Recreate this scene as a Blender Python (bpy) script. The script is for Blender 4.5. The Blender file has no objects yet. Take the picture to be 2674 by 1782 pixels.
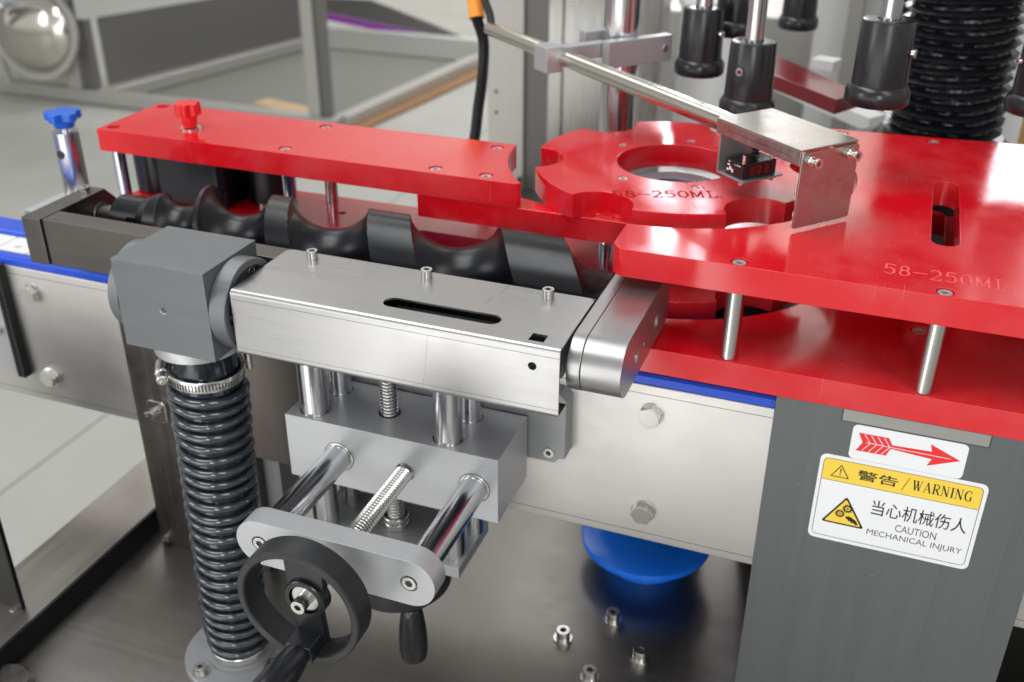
import bpy, bmesh, math, random
import numpy as np
from mathutils import Vector, Matrix
from mathutils.geometry import delaunay_2d_cdt
from math import pi, sin, cos, radians, sqrt, atan2, hypot, degrees

random.seed(7)
scene = bpy.context.scene
COL = scene.collection
S = 0.001                                   # all sizes below are in millimetres

# ------------------------------------------------------------------ camera
cam_d = bpy.data.cameras.new('camera'); cam = bpy.data.objects.new('camera', cam_d); COL.objects.link(cam)
yaw, pitch, roll = radians(20.45), radians(28.41), radians(0.23)
fw = Vector((-sin(yaw)*cos(pitch), cos(yaw)*cos(pitch), -sin(pitch)))
rt = Vector((cos(yaw), sin(yaw), 0)); up = rt.cross(fw)
r2 = rt*cos(roll)+up*sin(roll); u2 = -rt*sin(roll)+up*cos(roll)
M = Matrix((r2, u2, -fw)).transposed().to_4x4()
M.translation = Vector((255.5, -685.4, 413.3))*S
cam.matrix_world = M
cam_d.sensor_width = 36; cam_d.lens = 36*2705/2674
cam_d.clip_start = 0.01; cam_d.clip_end = 60
cam_d.dof.use_dof = True; cam_d.dof.focus_distance = 0.70; cam_d.dof.aperture_fstop = 7.5
scene.camera = cam

# ------------------------------------------------------------------ world: the pale hall all round
world = bpy.data.worlds.new('World'); scene.world = world; world.use_nodes = True
nt = world.node_tree; nt.nodes.clear()
out = nt.nodes.new('ShaderNodeOutputWorld'); bg = nt.nodes.new('ShaderNodeBackground')
tc = nt.nodes.new('ShaderNodeTexCoord'); sp = nt.nodes.new('ShaderNodeSeparateXYZ'); cr = nt.nodes.new('ShaderNodeValToRGB')
mp = nt.nodes.new('ShaderNodeMapRange'); mp.inputs[1].default_value = -1; mp.inputs[2].default_value = 1
nt.links.new(tc.outputs['Generated'], sp.inputs[0]); nt.links.new(sp.outputs['Z'], mp.inputs[0])
nt.links.new(mp.outputs[0], cr.inputs[0]); nt.links.new(cr.outputs[0], bg.inputs[0]); nt.links.new(bg.outputs[0], out.inputs[0])
e = cr.color_ramp.elements
e[0].position = 0.0; e[0].color = (.25, .245, .235, 1)
e[1].position = 1.0; e[1].color = (.30, .305, .31, 1)
for p_, c_ in ((0.47, (.26, .255, .245, 1)), (0.53, (.56, .55, .53, 1)), (0.68, (.50, .50, .49, 1)), (0.80, (.34, .345, .35, 1))):
    k = e.new(p_); k.color = c_
bg.inputs[1].default_value = 0.85

def area(name, loc, target, sx, sy, power, color=(1, 1, 1)):
    l = bpy.data.lights.new(name, 'AREA'); l.shape = 'RECTANGLE'; l.size = sx*S; l.size_y = sy*S
    l.energy = power; l.color = color
    o = bpy.data.objects.new(name, l); COL.objects.link(o); o.location = Vector(loc)*S
    d = (Vector(target)-Vector(loc)).normalized(); o.rotation_euler = d.to_track_quat('-Z', 'Y').to_euler()
    return o
area('overhead_light', (-900, -300, 2600), (0, 0, 0), 2600, 1100, 40, (.97, .985, 1))
area('overhead_light', (1700, -1300, 2500), (0, 0, 0), 900, 2200, 18, (1, .98, .95))
area('window_light', (-905, 5200, 1930), (100, 0, 100), 700, 700, 28, (.92, .91, 1))
area('window_light', (960, 4400, 1400), (100, 0, 100), 700, 420, 6.5, (.92, .90, 1))
area('overhead_light', (-2900, 3000, 3300), (-2600, 3300, -900), 2600, 1600, 26, (1, .985, .96))  # added rear fill to brighten the far frames, no known lamp
area('window_light', (-3600, -2600, 1300), (-100, 0, 0), 1500, 2000, 30, (.95, .97, 1))
area('window_light', (900, -3000, 1000), (0, 0, 0), 520, 1000, 15, (.95, .98, 1))
area('front_fill_light', (-700, -2300, -150), (-20, 0, 20), 2200, 1200, 13.5, (1, .985, .97))  # added fill standing in for bounce off the bright floor, no doorway
area('wall_fill_light', (-1500, 6300, 3900), (-1800, 8000, 1200), 6000, 900, 190, (1, .985, .96))  # added fill turned away from the machine to brighten the back wall
area('low_front_light', (-470, -1380, -640), (-40, -60, 30), 560, 420, 1.7, (1, 1, 1))  # added lamp in place of glare from a sunlit floor patch

scene.view_settings.view_transform = 'Standard'; scene.view_settings.look = 'None'
scene.view_settings.gamma = 1; scene.view_settings.exposure = 0.35
scene.cycles.max_bounces = 8; scene.cycles.transparent_max_bounces = 8

# ------------------------------------------------------------------ materials
def mat(name, col, rough=.5, metal=0., spec=.5, streak=None, sa=900, sl=8, bump=.0, rvar=.0, cvar=.0, blotch=0., bscale=25, coat=0., emit=None, trans=0., grain=0., gscale=1500, ior=1.5, aniso=0., film=0., fcol=(.8, .55, .52), fscale=9):
    m = bpy.data.materials.new(name); m.use_nodes = True; n = m.node_tree; b = n.nodes['Principled BSDF']
    b.inputs['Base Color'].default_value = (*col, 1); b.inputs['Roughness'].default_value = rough
    b.inputs['Metallic'].default_value = metal; b.inputs['Specular IOR Level'].default_value = spec
    b.inputs['Coat Weight'].default_value = coat; b.inputs['IOR'].default_value = ior
    b.inputs['Transmission Weight'].default_value = trans
    if emit:
        b.inputs['Emission Color'].default_value = (*emit[:3], 1); b.inputs['Emission Strength'].default_value = emit[3]
    L = n.links
    rsrc = None; t = n.nodes.new('ShaderNodeTexCoord')
    def noise(scale, vec=None, detail=3, rg=.6):
        z = n.nodes.new('ShaderNodeTexNoise'); z.inputs['Scale'].default_value = scale
        z.inputs['Detail'].default_value = detail; z.inputs['Roughness'].default_value = rg
        L.new(vec if vec else t.outputs['Object'], z.inputs['Vector']); return z.outputs['Fac']
    def mrange(s, lo, hi, a=.3, c=.7):
        z = n.nodes.new('ShaderNodeMapRange'); z.inputs[1].default_value = a; z.inputs[2].default_value = c
        z.inputs[3].default_value = lo; z.inputs[4].default_value = hi; L.new(s, z.inputs[0]); return z.outputs[0]
    def math_(op, a, c):
        z = n.nodes.new('ShaderNodeMath'); z.operation = op
        for i, v in enumerate((a, c)):
            if isinstance(v, (int, float)): z.inputs[i].default_value = v
            else: L.new(v, z.inputs[i])
        return z.outputs[0]
    rterm = None; cterm = None; hterm = None
    if streak:
        mpn = n.nodes.new('ShaderNodeMapping'); sc = {'x': (sl, sa, sa), 'y': (sa, sl, sa), 'z': (sa, sa, sl)}[streak]
        mpn.inputs['Scale'].default_value = sc; L.new(t.outputs['Object'], mpn.inputs['Vector'])
        st = noise(1.0, mpn.outputs[0], 4, .65)
        mp2 = n.nodes.new('ShaderNodeMapping'); mp2.inputs['Scale'].default_value = tuple(v*.22 for v in sc)
        L.new(t.outputs['Object'], mp2.inputs['Vector']); st2 = noise(1.0, mp2.outputs[0], 3, .6)
        rterm = mrange(st, -rvar, rvar); rterm = math_('ADD', rterm, mrange(st2, -rvar*.5, rvar*.5))
        cterm = mrange(st, 1-cvar, 1+cvar); cterm = math_('MULTIPLY', cterm, mrange(st2, 1-cvar*.5, 1+cvar*.5)); hterm = st
    if blotch:
        bl = noise(bscale, None, 5, .62); q = mrange(bl, -blotch*.35, blotch, .38, .68)
        rterm = math_('ADD', rterm, q) if rterm is not None else q
        bc = mrange(bl, 1+blotch*.3, 1-blotch*.4); cterm = math_('MULTIPLY', cterm, bc) if cterm is not None else bc
    if grain:
        g = noise(gscale, None, 2, .5)
        hterm = math_('MULTIPLY', g, grain) if hterm is None else math_('ADD', hterm, math_('MULTIPLY', g, grain))
        if not bump: bump = .3
    if film:      # thin dry film with wiped patches, and hair scratches
        fn = noise(fscale, None, 6, .68); ff_ = mrange(fn, 0, film, .44, .62)
        ms = n.nodes.new('ShaderNodeMapping'); ms.inputs['Scale'].default_value = (900, 16, 16); ms.inputs['Rotation'].default_value = (0, 0, .9); L.new(t.outputs['Object'], ms.inputs['Vector'])
        sc_ = mrange(noise(1.0, ms.outputs[0], 2, .5), 0, film*1.2, .70, .76)
        ff_ = math_('ADD', ff_, sc_); sp1 = mrange(noise(700, None, 1, .5), 0, film*2.5, .76, .80); ff_ = math_('ADD', ff_, sp1)
        rf = math_('MULTIPLY', ff_, 1.6); rterm = rf if rterm is None else math_('ADD', rterm, rf)
        mxf = n.nodes.new('ShaderNodeMix'); mxf.data_type = 'RGBA'; L.new(ff_, mxf.inputs[0]); mxf.inputs[6].default_value = (*col, 1); mxf.inputs[7].default_value = (*fcol, 1)
        L.new(mxf.outputs[2], b.inputs['Base Color']); cterm = None
    if rterm is not None:
        L.new(math_('ADD', rterm, rough), b.inputs['Roughness'])
    if cterm is not None:
        mx = n.nodes.new('ShaderNodeVectorMath'); mx.operation = 'SCALE'; mx.inputs[0].default_value = col
        L.new(cterm, mx.inputs['Scale']); L.new(mx.outputs[0], b.inputs['Base Color'])
    if bump and hterm is not None:
        bp = n.nodes.new('ShaderNodeBump'); bp.inputs['Strength'].default_value = bump; bp.inputs['Distance'].default_value = .0002
        L.new(hterm, bp.inputs['Height']); L.new(bp.outputs[0], b.inputs['Normal'])
    return m
RED = mat('red_plastic', (.66, .006, .014), .115, film=.05, blotch=.10, bscale=6, spec=.6, grain=.25, gscale=260, bump=.05, ior=1.55)
REDDARK = mat('red_engraving', (.46, .006, .012), .7, spec=.2)
REDK = mat('red_knob_plastic', (.75, .01, .015), .3)
BLACK = mat('black_nylon', (.005, .0055, .007), .29, blotch=.05, bscale=20, spec=.38, streak='x', sa=500, sl=60, rvar=.03, bump=.03)
BLACKR = mat('black_roller', (.006, .006, .007), .32)
BLKPL = mat('black_textured_plastic', (.012, .013, .015), .40, film=.022, fcol=(.4, .39, .36), fscale=30, grain=1, gscale=2200, bump=.55, blotch=.12, bscale=40)
BLKSM = mat('black_smooth_plastic', (.014, .015, .018), .26, blotch=.08)
STEELX = mat('brushed_steel', (.46, .455, .45), .31, 1, streak='x', rvar=.03, cvar=.03, bump=.015, blotch=.05, bscale=9, sa=1300, sl=12)
PLATE = mat('brushed_conveyor_steel', (.565, .548, .525), .46, 1, streak='x', rvar=.03, cvar=.02, bump=.03, blotch=.07, bscale=9, sa=1100, sl=9)
STEELY = mat('brushed_arm_steel', (.42, .415, .41), .33, .9, streak='y', rvar=.03, cvar=.03, bump=.03, blotch=.09, bscale=26, sa=1300, sl=14)
STEELZ = mat('brushed_post_steel', (.58, .57, .55), .24, 1, streak='z', rvar=.06, cvar=.05, bump=.08, sa=600, sl=10)
RINGST = mat('turned_post_steel', (.50, .49, .47), .27, 1, streak='x', rvar=.05, cvar=.06, bump=.10, sa=20, sl=20)
DARKST = mat('dark_anodised_frame', (.15, .14, .13), .34, 1, streak='x', rvar=.03, cvar=.06, bump=.03, blotch=.1, sa=1000)
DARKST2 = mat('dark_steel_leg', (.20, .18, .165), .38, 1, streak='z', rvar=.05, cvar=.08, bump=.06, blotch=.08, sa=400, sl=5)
ALU = mat('grey_anodised_block', (.33, .34, .345), .42, .5, streak='x', rvar=.05, cvar=.04, bump=.06, blotch=.08, bscale=18, sa=500, sl=14)
ALUL = mat('light_machined_aluminium', (.49, .50, .51), .37, .5, streak='x', rvar=.04, cvar=.04, bump=.04, blotch=.05, bscale=16, sa=900, sl=9)
GBOX = mat('gearbox_grey_metal', (.172, .185, .192), .42, .6, streak='x', rvar=.05, cvar=.05, bump=.07, blotch=.08, bscale=24, sa=500, sl=12)
COLM = mat('grey_satin_column', (.145, .158, .16), .42, .45, streak='z', rvar=.04, cvar=.05, bump=.05, blotch=.06, bscale=10, sa=260, sl=5)
CHROME = mat('polished_chrome', (.68, .69, .71), .18, 1, blotch=.04, bscale=30)
BOLT = mat('bright_bolt_steel', (.70, .69, .67), .24, 1)
CSK = mat('bright_recessed_screw', (.75, .74, .72), .3, .8)
REDLIGHT = mat('red_milled_groove', (.88, .20, .20), .7)
SOCK = mat('dark_socket', (.06, .06, .06), .5, .6)
PIPEM = mat('warm_stainless_tube', (.60, .57, .50), .18, 1, blotch=.06, bscale=30)
SHEETM = mat('warm_stainless_sheet', (.46, .44, .395), .33, 1, streak='x', rvar=.05, cvar=.05, bump=.05, blotch=.14, bscale=30, sa=300, sl=60)
PAN = mat('brushed_table_steel', (.29, .275, .255), .36, 1, streak='x', rvar=.04, cvar=.02, bump=.02, blotch=.12, bscale=4, sa=900, sl=9)
PANEDGE = mat('steel_table_border', (.40, .37, .34), .38, 1, streak='y', rvar=.05, cvar=.04, bump=.05, sa=300, sl=5)
BLUE = mat('blue_guide_plastic', (.02, .085, .62), .30)
BLUED = mat('blue_pad_plastic', (.012, .19, .92), .22)
BLUEK = mat('blue_knob_plastic', (.015, .12, .62), .28)
HOSE = mat('dark_hose_rubber', (.006, .011, .017), .13, blotch=.12, bscale=120, spec=.6)
RIB = mat('grey_hose_rib', (.034, .041, .050), .10, blotch=.10, bscale=260, spec=.8, grain=.5, gscale=420, bump=.30, coat=.5)
BELL = mat('black_bellows_vinyl', (.008, .010, .013), .26, blotch=.15, bscale=60, grain=.8, gscale=130, bump=.6)
FLOOR = mat('pale_concrete', (.44, .44, .405), .5, blotch=.16, bscale=3.5)
JOINT = mat('floor_joint', (.30, .29, .25), .7)
WALL = mat('pale_wall', (.60, .59, .56), .8)
WHITEP = mat('white_painted_panel', (.78, .78, .77), .5)
FRAMEM = mat('pale_steel_tube', (.50, .49, .455), .42, .55)
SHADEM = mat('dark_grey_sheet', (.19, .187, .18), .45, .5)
LPANEL = mat('light_sheet_panel', (.60, .60, .57), .45, .2)
PURPLE = mat('purple_strip', (.33, .06, .42), .5)
WOOD = mat('pale_timber', (.55, .38, .22), .7, blotch=.2, bscale=10)
WOODD = mat('brown_timber', (.30, .16, .07), .7, blotch=.2, bscale=10)
ORANGE = mat('orange_sleeve', (.95, .33, .035), .45)
CABLE = mat('black_conduit', (.012, .013, .015), .4)
WHITE = mat('white_sticker', (.83, .84, .85), .38)
YEL = mat('yellow_print', (.90, .63, .07), .4)
INK = mat('black_print', (.012, .012, .012), .45)
INKG = mat('grey_print', (.07, .07, .07), .45)
REDP = mat('red_print', (.80, .03, .035), .4)
LED = mat('red_led_digits', (.06, .0, .0), .3, emit=(1, .02, .03, .10))
DIGW = mat('white_printed_marks', (.75, .75, .75), .5)
CRYS = mat('shiny_round_vessel', (.75, .72, .66), .10, 1, blotch=.1, bscale=8)
GREYRING = mat('blue_grey_flange', (.30, .35, .40), .35, .3)
DECK = mat('grey_deck_plate', (.09, .09, .095), .4, .5)
BROWN = mat('brown_cardboard', (.40, .23, .07), .7)

# ------------------------------------------------------------------ mesh helpers
FR = {'z': lambda u, v, w: (u, v, w), 'y': lambda u, v, w: (u, w, v), 'x': lambda u, v, w: (w, u, v)}
def box(bm, x0, x1, y0, y1, z0, z1, f=None):
    c = [(x, y, z) for x in (x0, x1) for y in (y0, y1) for z in (z0, z1)]
    if f: c = [f(*p) for p in c]
    v = [bm.verts.new(p) for p in c]
    for q in ((0, 1, 3, 2), (4, 6, 7, 5), (0, 4, 5, 1), (2, 3, 7, 6), (0, 2, 6, 4), (1, 5, 7, 3)): bm.faces.new([v[i] for i in q])
def arc(cx, cy, r, a0, a1, n):
    return [(cx+r*cos(radians(a0+(a1-a0)*i/n)), cy+r*sin(radians(a0+(a1-a0)*i/n))) for i in range(n+1)]
def circ(cx, cy, r, n=32): return arc(cx, cy, r, 0, 360, n)[:-1]
def stad(x0, x1, y, r, n=14): return arc(x1, y, r, -90, 90, n)+arc(x0, y, r, 90, 270, n)
def stadv(x, y0, y1, r, n=14): return arc(x, y1, r, 0, 180, n)+arc(x, y0, r, 180, 360, n)
def rrect(x0, x1, y0, y1, r, n=6):
    return arc(x1-r, y0+r, r, -90, 0, n)+arc(x1-r, y1-r, r, 0, 90, n)+arc(x0+r, y1-r, r, 90, 180, n)+arc(x0+r, y0+r, r, 180, 270, n)
def hexa(cx, cy, r, a=0): return [(cx+r*cos(radians(a+60*i)), cy+r*sin(radians(a+60*i))) for i in range(6)]
def prism(bm, outer, a, b, f='z', holes=(), smooth=True):
    """extrude a 2D outline from a to b; holes = [(loop, depth or None)]; a blind hole opens in the b face"""
    fr = FR[f] if isinstance(f, str) else f
    sgn = 1 if b > a else -1
    def ring(loop, w): return [bm.verts.new(fr(u, v, w)) for u, v in loop]
    def walls(r0, r1):
        for i in range(len(r0)):
            j = (i+1) % len(r0); bm.faces.new((r0[i], r0[j], r1[j], r1[i]))
    def cap(loops, rings):
        allv = [x for r in rings for x in r]; pts = [Vector(q) for l in loops for q in l]; eds = []; k = 0
        for l in loops: eds += [(k+i, k+(i+1) % len(l)) for i in range(len(l))]; k += len(l)
        cv_, ce_, cf_, ov, oe, of = delaunay_2d_cdt(pts, eds, [], 0, 1e-5)
        E_ = [(pts[i], pts[j]) for i, j in eds]
        for t in cf_:
            cx = sum(cv_[i].x for i in t)/3; cy = sum(cv_[i].y for i in t)/3; ins = False
            for p_, q_ in E_:
                if (p_.y > cy) != (q_.y > cy) and cx < (q_.x-p_.x)*(cy-p_.y)/(q_.y-p_.y)+p_.x: ins = not ins
            if ins:
                try: bm.faces.new([allv[ov[i][0]] for i in t])
                except (ValueError, IndexError): pass
    A = ring(outer, a); B = ring(outer, b); walls(A, B)
    topl, topr, botl, botr = [outer], [B], [outer], [A]
    for loop, depth in holes:
        t = ring(loop, b); d = ring(loop, a if depth is None else b-sgn*depth); walls(t, d)
        topl.append(loop); topr.append(t)
        if depth is None: botl.append(loop); botr.append(d)
        else: bm.faces.new(d)
    if holes: cap(topl, topr); cap(botl, botr)
    else: bm.faces.new(A); bm.faces.new(B)
def frame(p0, p1):
    d = (Vector(p1)-Vector(p0)).normalized(); a = Vector((0, 0, 1)) if abs(d.z) < .9 else Vector((1, 0, 0))
    u = d.cross(a).normalized(); v = d.cross(u); return u, v, d
def lathe(bm, prof, p0, axis, n=48, closed=False):
    """revolve [(r, h)] round an axis from p0"""
    u, v, d = frame((0, 0, 0), axis); p0 = Vector(p0); rings = []
    for r, h in prof:
        if r < 1e-6: rings.append([bm.verts.new(p0+d*h)])
        else: rings.append([bm.verts.new(p0+d*h+u*(r*cos(2*pi*i/n))+v*(r*sin(2*pi*i/n))) for i in range(n)])
    seq = list(zip(rings, rings[1:]))+([(rings[-1], rings[0])] if closed else [])
    for A, B in seq:
        for i in range(n):
            j = (i+1) % n
            if len(A) == 1 and len(B) == 1: continue
            if len(A) == 1: bm.faces.new((A[0], B[j], B[i]))
            elif len(B) == 1: bm.faces.new((A[i], A[j], B[0]))
            else: bm.faces.new((A[i], A[j], B[j], B[i]))
def cyl(bm, p0, p1, r, n=32, c=.4):
    L = (Vector(p1)-Vector(p0)).length; c = min(c, r*.4, L*.3)
    lathe(bm, [(0, 0), (r-c, 0), (r, c), (r, L-c), (r-c, L), (0, L)], p0, Vector(p1)-Vector(p0), n)
def threaded(bm, p0, p1, r, pitch=2.0, n=24, depth=.8):
    if r > 5: pitch, depth = 3.0, 1.5
    L = (Vector(p1)-Vector(p0)).length; k = int(L/pitch); pr_ = [(0, 0), (r-depth, 0)]
    for i in range(k): pr_ += [(r, (i+.35)*pitch), (r, (i+.55)*pitch), (r-depth, (i+1)*pitch)]
    pr_ += [(r-depth, L), (0, L)]; lathe(bm, pr_, p0, Vector(p1)-Vector(p0), n)
def sweep(bm, pts, r, n=10, cap=True, rfun=None):
    pts = [Vector(p) for p in pts]; rings = []; u = None
    for i, p in enumerate(pts):
        d = (pts[min(i+1, len(pts)-1)]-pts[max(i-1, 0)]).normalized()
        if u is None: u = d.orthogonal().normalized()
        u = (u-d*u.dot(d)).normalized(); v = d.cross(u); rr = rfun(i) if rfun else r
        rings.append([bm.verts.new(p+u*(rr*cos(2*pi*k/n))+v*(rr*sin(2*pi*k/n))) for k in range(n)])
    for A, B in zip(rings, rings[1:]):
        for i in range(n): bm.faces.new((A[i], A[(i+1) % n], B[(i+1) % n], B[i]))
    if cap: bm.faces.new(rings[0]); bm.faces.new(rings[-1])
def new(): return bmesh.new()
def obj(name, bm, m, parent=None, bevel=0, kind=None, label=None, seg=2, flat=False, origin=None):
    off = Vector((0, 0, 0)); q = parent
    while q: off += q.location; q = q.parent
    if origin is not None: off += Vector(origin)*S
    bmesh.ops.recalc_face_normals(bm, faces=bm.faces)
    for v in bm.verts: v.co = v.co*S-off
    if not flat:
        for f in bm.faces: f.smooth = True
        for ed in bm.edges:
            if len(ed.link_faces) != 2 or ed.calc_face_angle(0) > radians(32): ed.smooth = False
    me = bpy.data.meshes.new(name); bm.to_mesh(me); bm.free(); me.materials.append(m)
    o = bpy.data.objects.new(name, me); COL.objects.link(o); o.parent = parent
    if origin is not None: o.location = Vector(origin)*S
    if bevel:
        b = o.modifiers.new('bevel', 'BEVEL'); b.width = bevel*S; b.segments = seg; b.limit_method = 'ANGLE'
        b.angle_limit = radians(40); b.harden_normals = True
    if kind: o['kind'] = kind
    if label: o['label'] = label
    return o
def tag(o, label, cat, group=None):
    o['label'] = label; o['category'] = cat
    if group: o['group'] = group
    return o
def thing(name, label, cat, loc=(0, 0, 0), group=None):
    o = bpy.data.objects.new(name, None); o.empty_display_size = .01; COL.objects.link(o); o.location = Vector(loc)*S
    return tag(o, label, cat, group)
def dup(root, loc, label=None, rot=None):
    r = root.copy(); COL.objects.link(r); r.location = Vector(loc)*S
    if label: r['label'] = label
    if rot is not None: r.rotation_euler = rot
    for ch in list(root.children):
        c = ch.copy(); COL.objects.link(c); c.parent = r
        for g in list(ch.children):
            d = g.copy(); COL.objects.link(d); d.parent = c
    return r
def capscrew_bm(bm, p, axis, R=4.3, h=5, sr=2.3, n=24):
    """socket head with recess: washer-free head, centre of seat p, pointing along axis"""
    u, v, d = frame((0, 0, 0), axis); p = Vector(p)
    f = lambda a, b, w: tuple(p+u*a+v*b+d*w)
    c = R*.12
    prism(bm, circ(0, 0, R, n), 0, h-c, f)
    prism(bm, circ(0, 0, R-c, n), h-c-.01, h, f, [(hexa(0, 0, sr), min(h*.5, 2.6)) if False else (hexa(0, 0, sr), c)])
    # deeper socket as a dark cup is a part of its own
def screw(parent, p, axis, R=4.3, h=5, sr=2.3, name='cap_screw', m=None, label=None):
    bm = new(); u, v, d = frame((0, 0, 0), axis); P = Vector(p); f = lambda a, b, w: tuple(P+u*a+v*b+d*w)
    prism(bm, circ(0, 0, R, 24), 0, h, f, [(hexa(0, 0, sr, 15), h*.55)])
    o = obj(name, bm, m or BOLT, parent, bevel=R*.1, label=label)
    bm = new(); prism(bm, hexa(0, 0, sr*.98, 15), h*.45, h*.47, f); obj('hex_socket', bm, SOCK, o)
    return o
def hexbolt(parent, p, axis, R=9.6, h=7, name='hex_bolt', a=12):
    bm = new(); u, v, d = frame((0, 0, 0), axis); P = Vector(p); f = lambda a_, b, w: tuple(P+u*a_+v*b+d*w)
    prism(bm, circ(0, 0, R*1.08, 28), 0, 1.2, f)
    prism(bm, hexa(0, 0, R, a), 1.2, h, f); prism(bm, circ(0, 0, R*.82, 28), h-.02, h+.35, f)
    return obj(name, bm, BOLT, parent, bevel=.6)
def plate_screw(parent, x, y, z, R=4.9):
    return screw(parent, (x, y, z-3.6), (0, 0, 1), R, 3.4, 2.5, 'countersunk_screw', CSK)

# stroke lettering --------------------------------------------------
def a_(cx, cy, rx, ry, a0, a1, n=14):
    return [(cx+rx*cos(radians(a0+(a1-a0)*i/n)), cy+ry*sin(radians(a0+(a1-a0)*i/n))) for i in range(n+1)]
GL = {
 '5': ([[(.78, 1), (.22, 1), (.14, .56)], a_(.44, .33, .36, .33, 135, -140)], .95),
 '8': ([a_(.46, .76, .27, .24, 0, 360), a_(.46, .27, .35, .27, 0, 360)], .95),
 '-': ([[(.02, .48), (.98, .48)]], 1.02),
 '2': ([a_(.44, .70, .34, .30, 160, -40)+[(.10, .0)], [(.10, .0), (.80, .0), (.82, .14)]], .95),
 '0': ([a_(.45, .5, .37, .5, 0, 360, 22)], .95),
 'M': ([[(.0, 0), (.2, 0)], [(.1, 0), (.1, 1)], [(.1, 1), (.52, .1), (.94, 1)], [(.94, 1), (.94, 0)], [(.84, 0), (1.06, 0)]], 1.22),
 'L': ([[(.02, 1), (.32, 1)], [(.17, 1), (.17, 0)], [(.02, 0), (.72, 0), (.74, .22)]], .84),
 '.': ([[(.1, 0), (.1, .07)]], .3)}
def stroke_prisms(bm, text, x0, y0, w, h, sw, z0, z1, ang=0, slant=0):
    """each stroke segment as its own small prism, for carving"""
    tot = sum(GL[c][1] for c in text); k = w/tot; x = 0; ca, sa_ = cos(radians(ang)), sin(radians(ang)); i = 0
    for ch in text:
        for pl in GL[ch][0]:
            P = [(x+p[0]*k*.86, p[1]*h) for p in pl]
            for (ax, ay), (bx, by) in zip(P, P[1:]):
                L = hypot(bx-ax, by-ay)
                if L < 1e-6: continue
                dx, dy = (bx-ax)/L, (by-ay)/L; nx, ny = -dy*sw/2, dx*sw/2; ax -= dx*sw*.35; ay -= dy*sw*.35; bx += dx*sw*.35; by += dy*sw*.35
                q = [(ax+nx, ay+ny), (ax-nx, ay-ny), (bx-nx, by-ny), (bx+nx, by+ny)]
                q = [(x0+u*ca-v*sa_, y0+u*sa_+v*ca) for u, v in q]
                prism(bm, q, z0-i*.004, z1+i*.004); i += 1
        x += GL[ch][1]*k
def engrave(o, text, x, y, w, h, sw, ztop, ang, em=None):
    bm = new(); stroke_prisms(bm, text, x, y, w, h, sw, ztop-.9, ztop+1, ang)
    off = Vector((0, 0, 0)); q = o
    while q: off += q.location; q = q.parent
    bmesh.ops.recalc_face_normals(bm, faces=bm.faces)
    for v in bm.verts: v.co = v.co*S-off
    me = bpy.data.meshes.new('cut'); bm.to_mesh(me); bm.free(); me.materials.append(em or REDDARK)
    c = bpy.data.objects.new('cut', me); COL.objects.link(c); c.parent = o.parent
    md = o.modifiers.new('cut', 'BOOLEAN'); md.object = c; md.operation = 'DIFFERENCE'; md.solver = 'EXACT'; md.use_self = True; md.material_mode = 'TRANSFER'
    bpy.context.view_layer.update()
    dg = bpy.context.evaluated_depsgraph_get(); ev = o.evaluated_get(dg); nm = bpy.data.meshes.new_from_object(ev, preserve_all_data_layers=True, depsgraph=dg)
    o.modifiers.clear(); o.data = nm; bpy.data.objects.remove(c)
def pset(o):
    return o

# ================================================================== SETTING
bm = new(); prism(bm, [(-14000, -5000), (9000, -5000), (9000, 9000), (-14000, 9000)], -905, -900)
floor = obj('floor', bm, FLOOR, kind='structure')
bm = new()
for x in (-1356, -3800):
    prism(bm, [(x-4, -3000), (x+4, -3000), (x+4, 7900), (x-4, 7900)], -899.9, -899.4)
for y in (5600,):
    prism(bm, [(-9000, y-4), (3000, y-4), (3000, y+4), (-9000, y+4)], -899.9, -899.5)
obj('joint_line', bm, JOINT, floor)
bm = new(); box(bm, -14000, 9000, 8000, 8100, -900, 4200); obj('wall', bm, WALL, kind='structure')

# machine table (the steel pan the machine stands on)
tbl = thing('machine_table', 'brushed steel machine table top under the conveyor with raised left border', 'machine table', (0, 0, -300))
bm = new(); box(bm, -415, 760, -330, 1400, -306, -300); obj('table_top', bm, PAN, tbl, .5)
bm = new(); box(bm, -492, -415.2, -330, 1400, -330, -281); obj('raised_border', bm, PANEDGE, tbl, 1.5)
bm = new(); box(bm, -415.1, -411.6, -330, 1400, -299.9, -274); obj('black_seal', bm, BLACKR, tbl, .3)
bm = new(); box(bm, -480, 755, -322, 1390, -880, -331); obj('base_cabinet', bm, COLM, tbl, 1)

# ================================================================== CONVEYOR
cv = thing('conveyor', 'stainless steel conveyor with brushed side plate and blue guide strips running behind the screw feeder', 'conveyor', (-160, 0, -150))
bm = new(); prism(bm, [(0, -150), (2.5, -150), (2.5, -146), (2.5, -4), (2.5, 0), (.6, 0), (0, -1.5)], -900, 640, 'x')
obj('side_plate', bm, PLATE, cv, .8, seg=3)
bm = new(); box(bm, -900, 640, -.12, .02, -8.0, -7.6); box(bm, -900, 640, -.12, .02, -142.6, -142.2); obj('fold_line', bm, SOCK, cv)
bm = new(); box(bm, -900, 640, .3, 16, -2.6, -.1); obj('top_flange', bm, PLATE, cv, .8)
bm = new(); box(bm, -900, 640, 2.6, 100, -149, -145); obj('bottom_web', bm, PLATE, cv, .5)
bm = new(); box(bm, -900, 640, 96, 99, -148, -1); obj('rear_plate', bm, PLATE, cv, .5)
bm = new(); prism(bm, [(1.5, 0), (14, 0), (14, 6), (12, 8.5), (4, 8.5), (1.5, 6.5)], -900, 640, 'x'); obj('guide_strip', bm, BLUE, cv, .5)
bm = new(); prism(bm, [(47, -2), (88, -2), (88, 4), (86, 6), (62, 6), (60, 3), (47, 3)], -900, 640, 'x'); obj('guide_strip', bm, BLUE, cv, .5)
k = 0
sl_me = None
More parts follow.
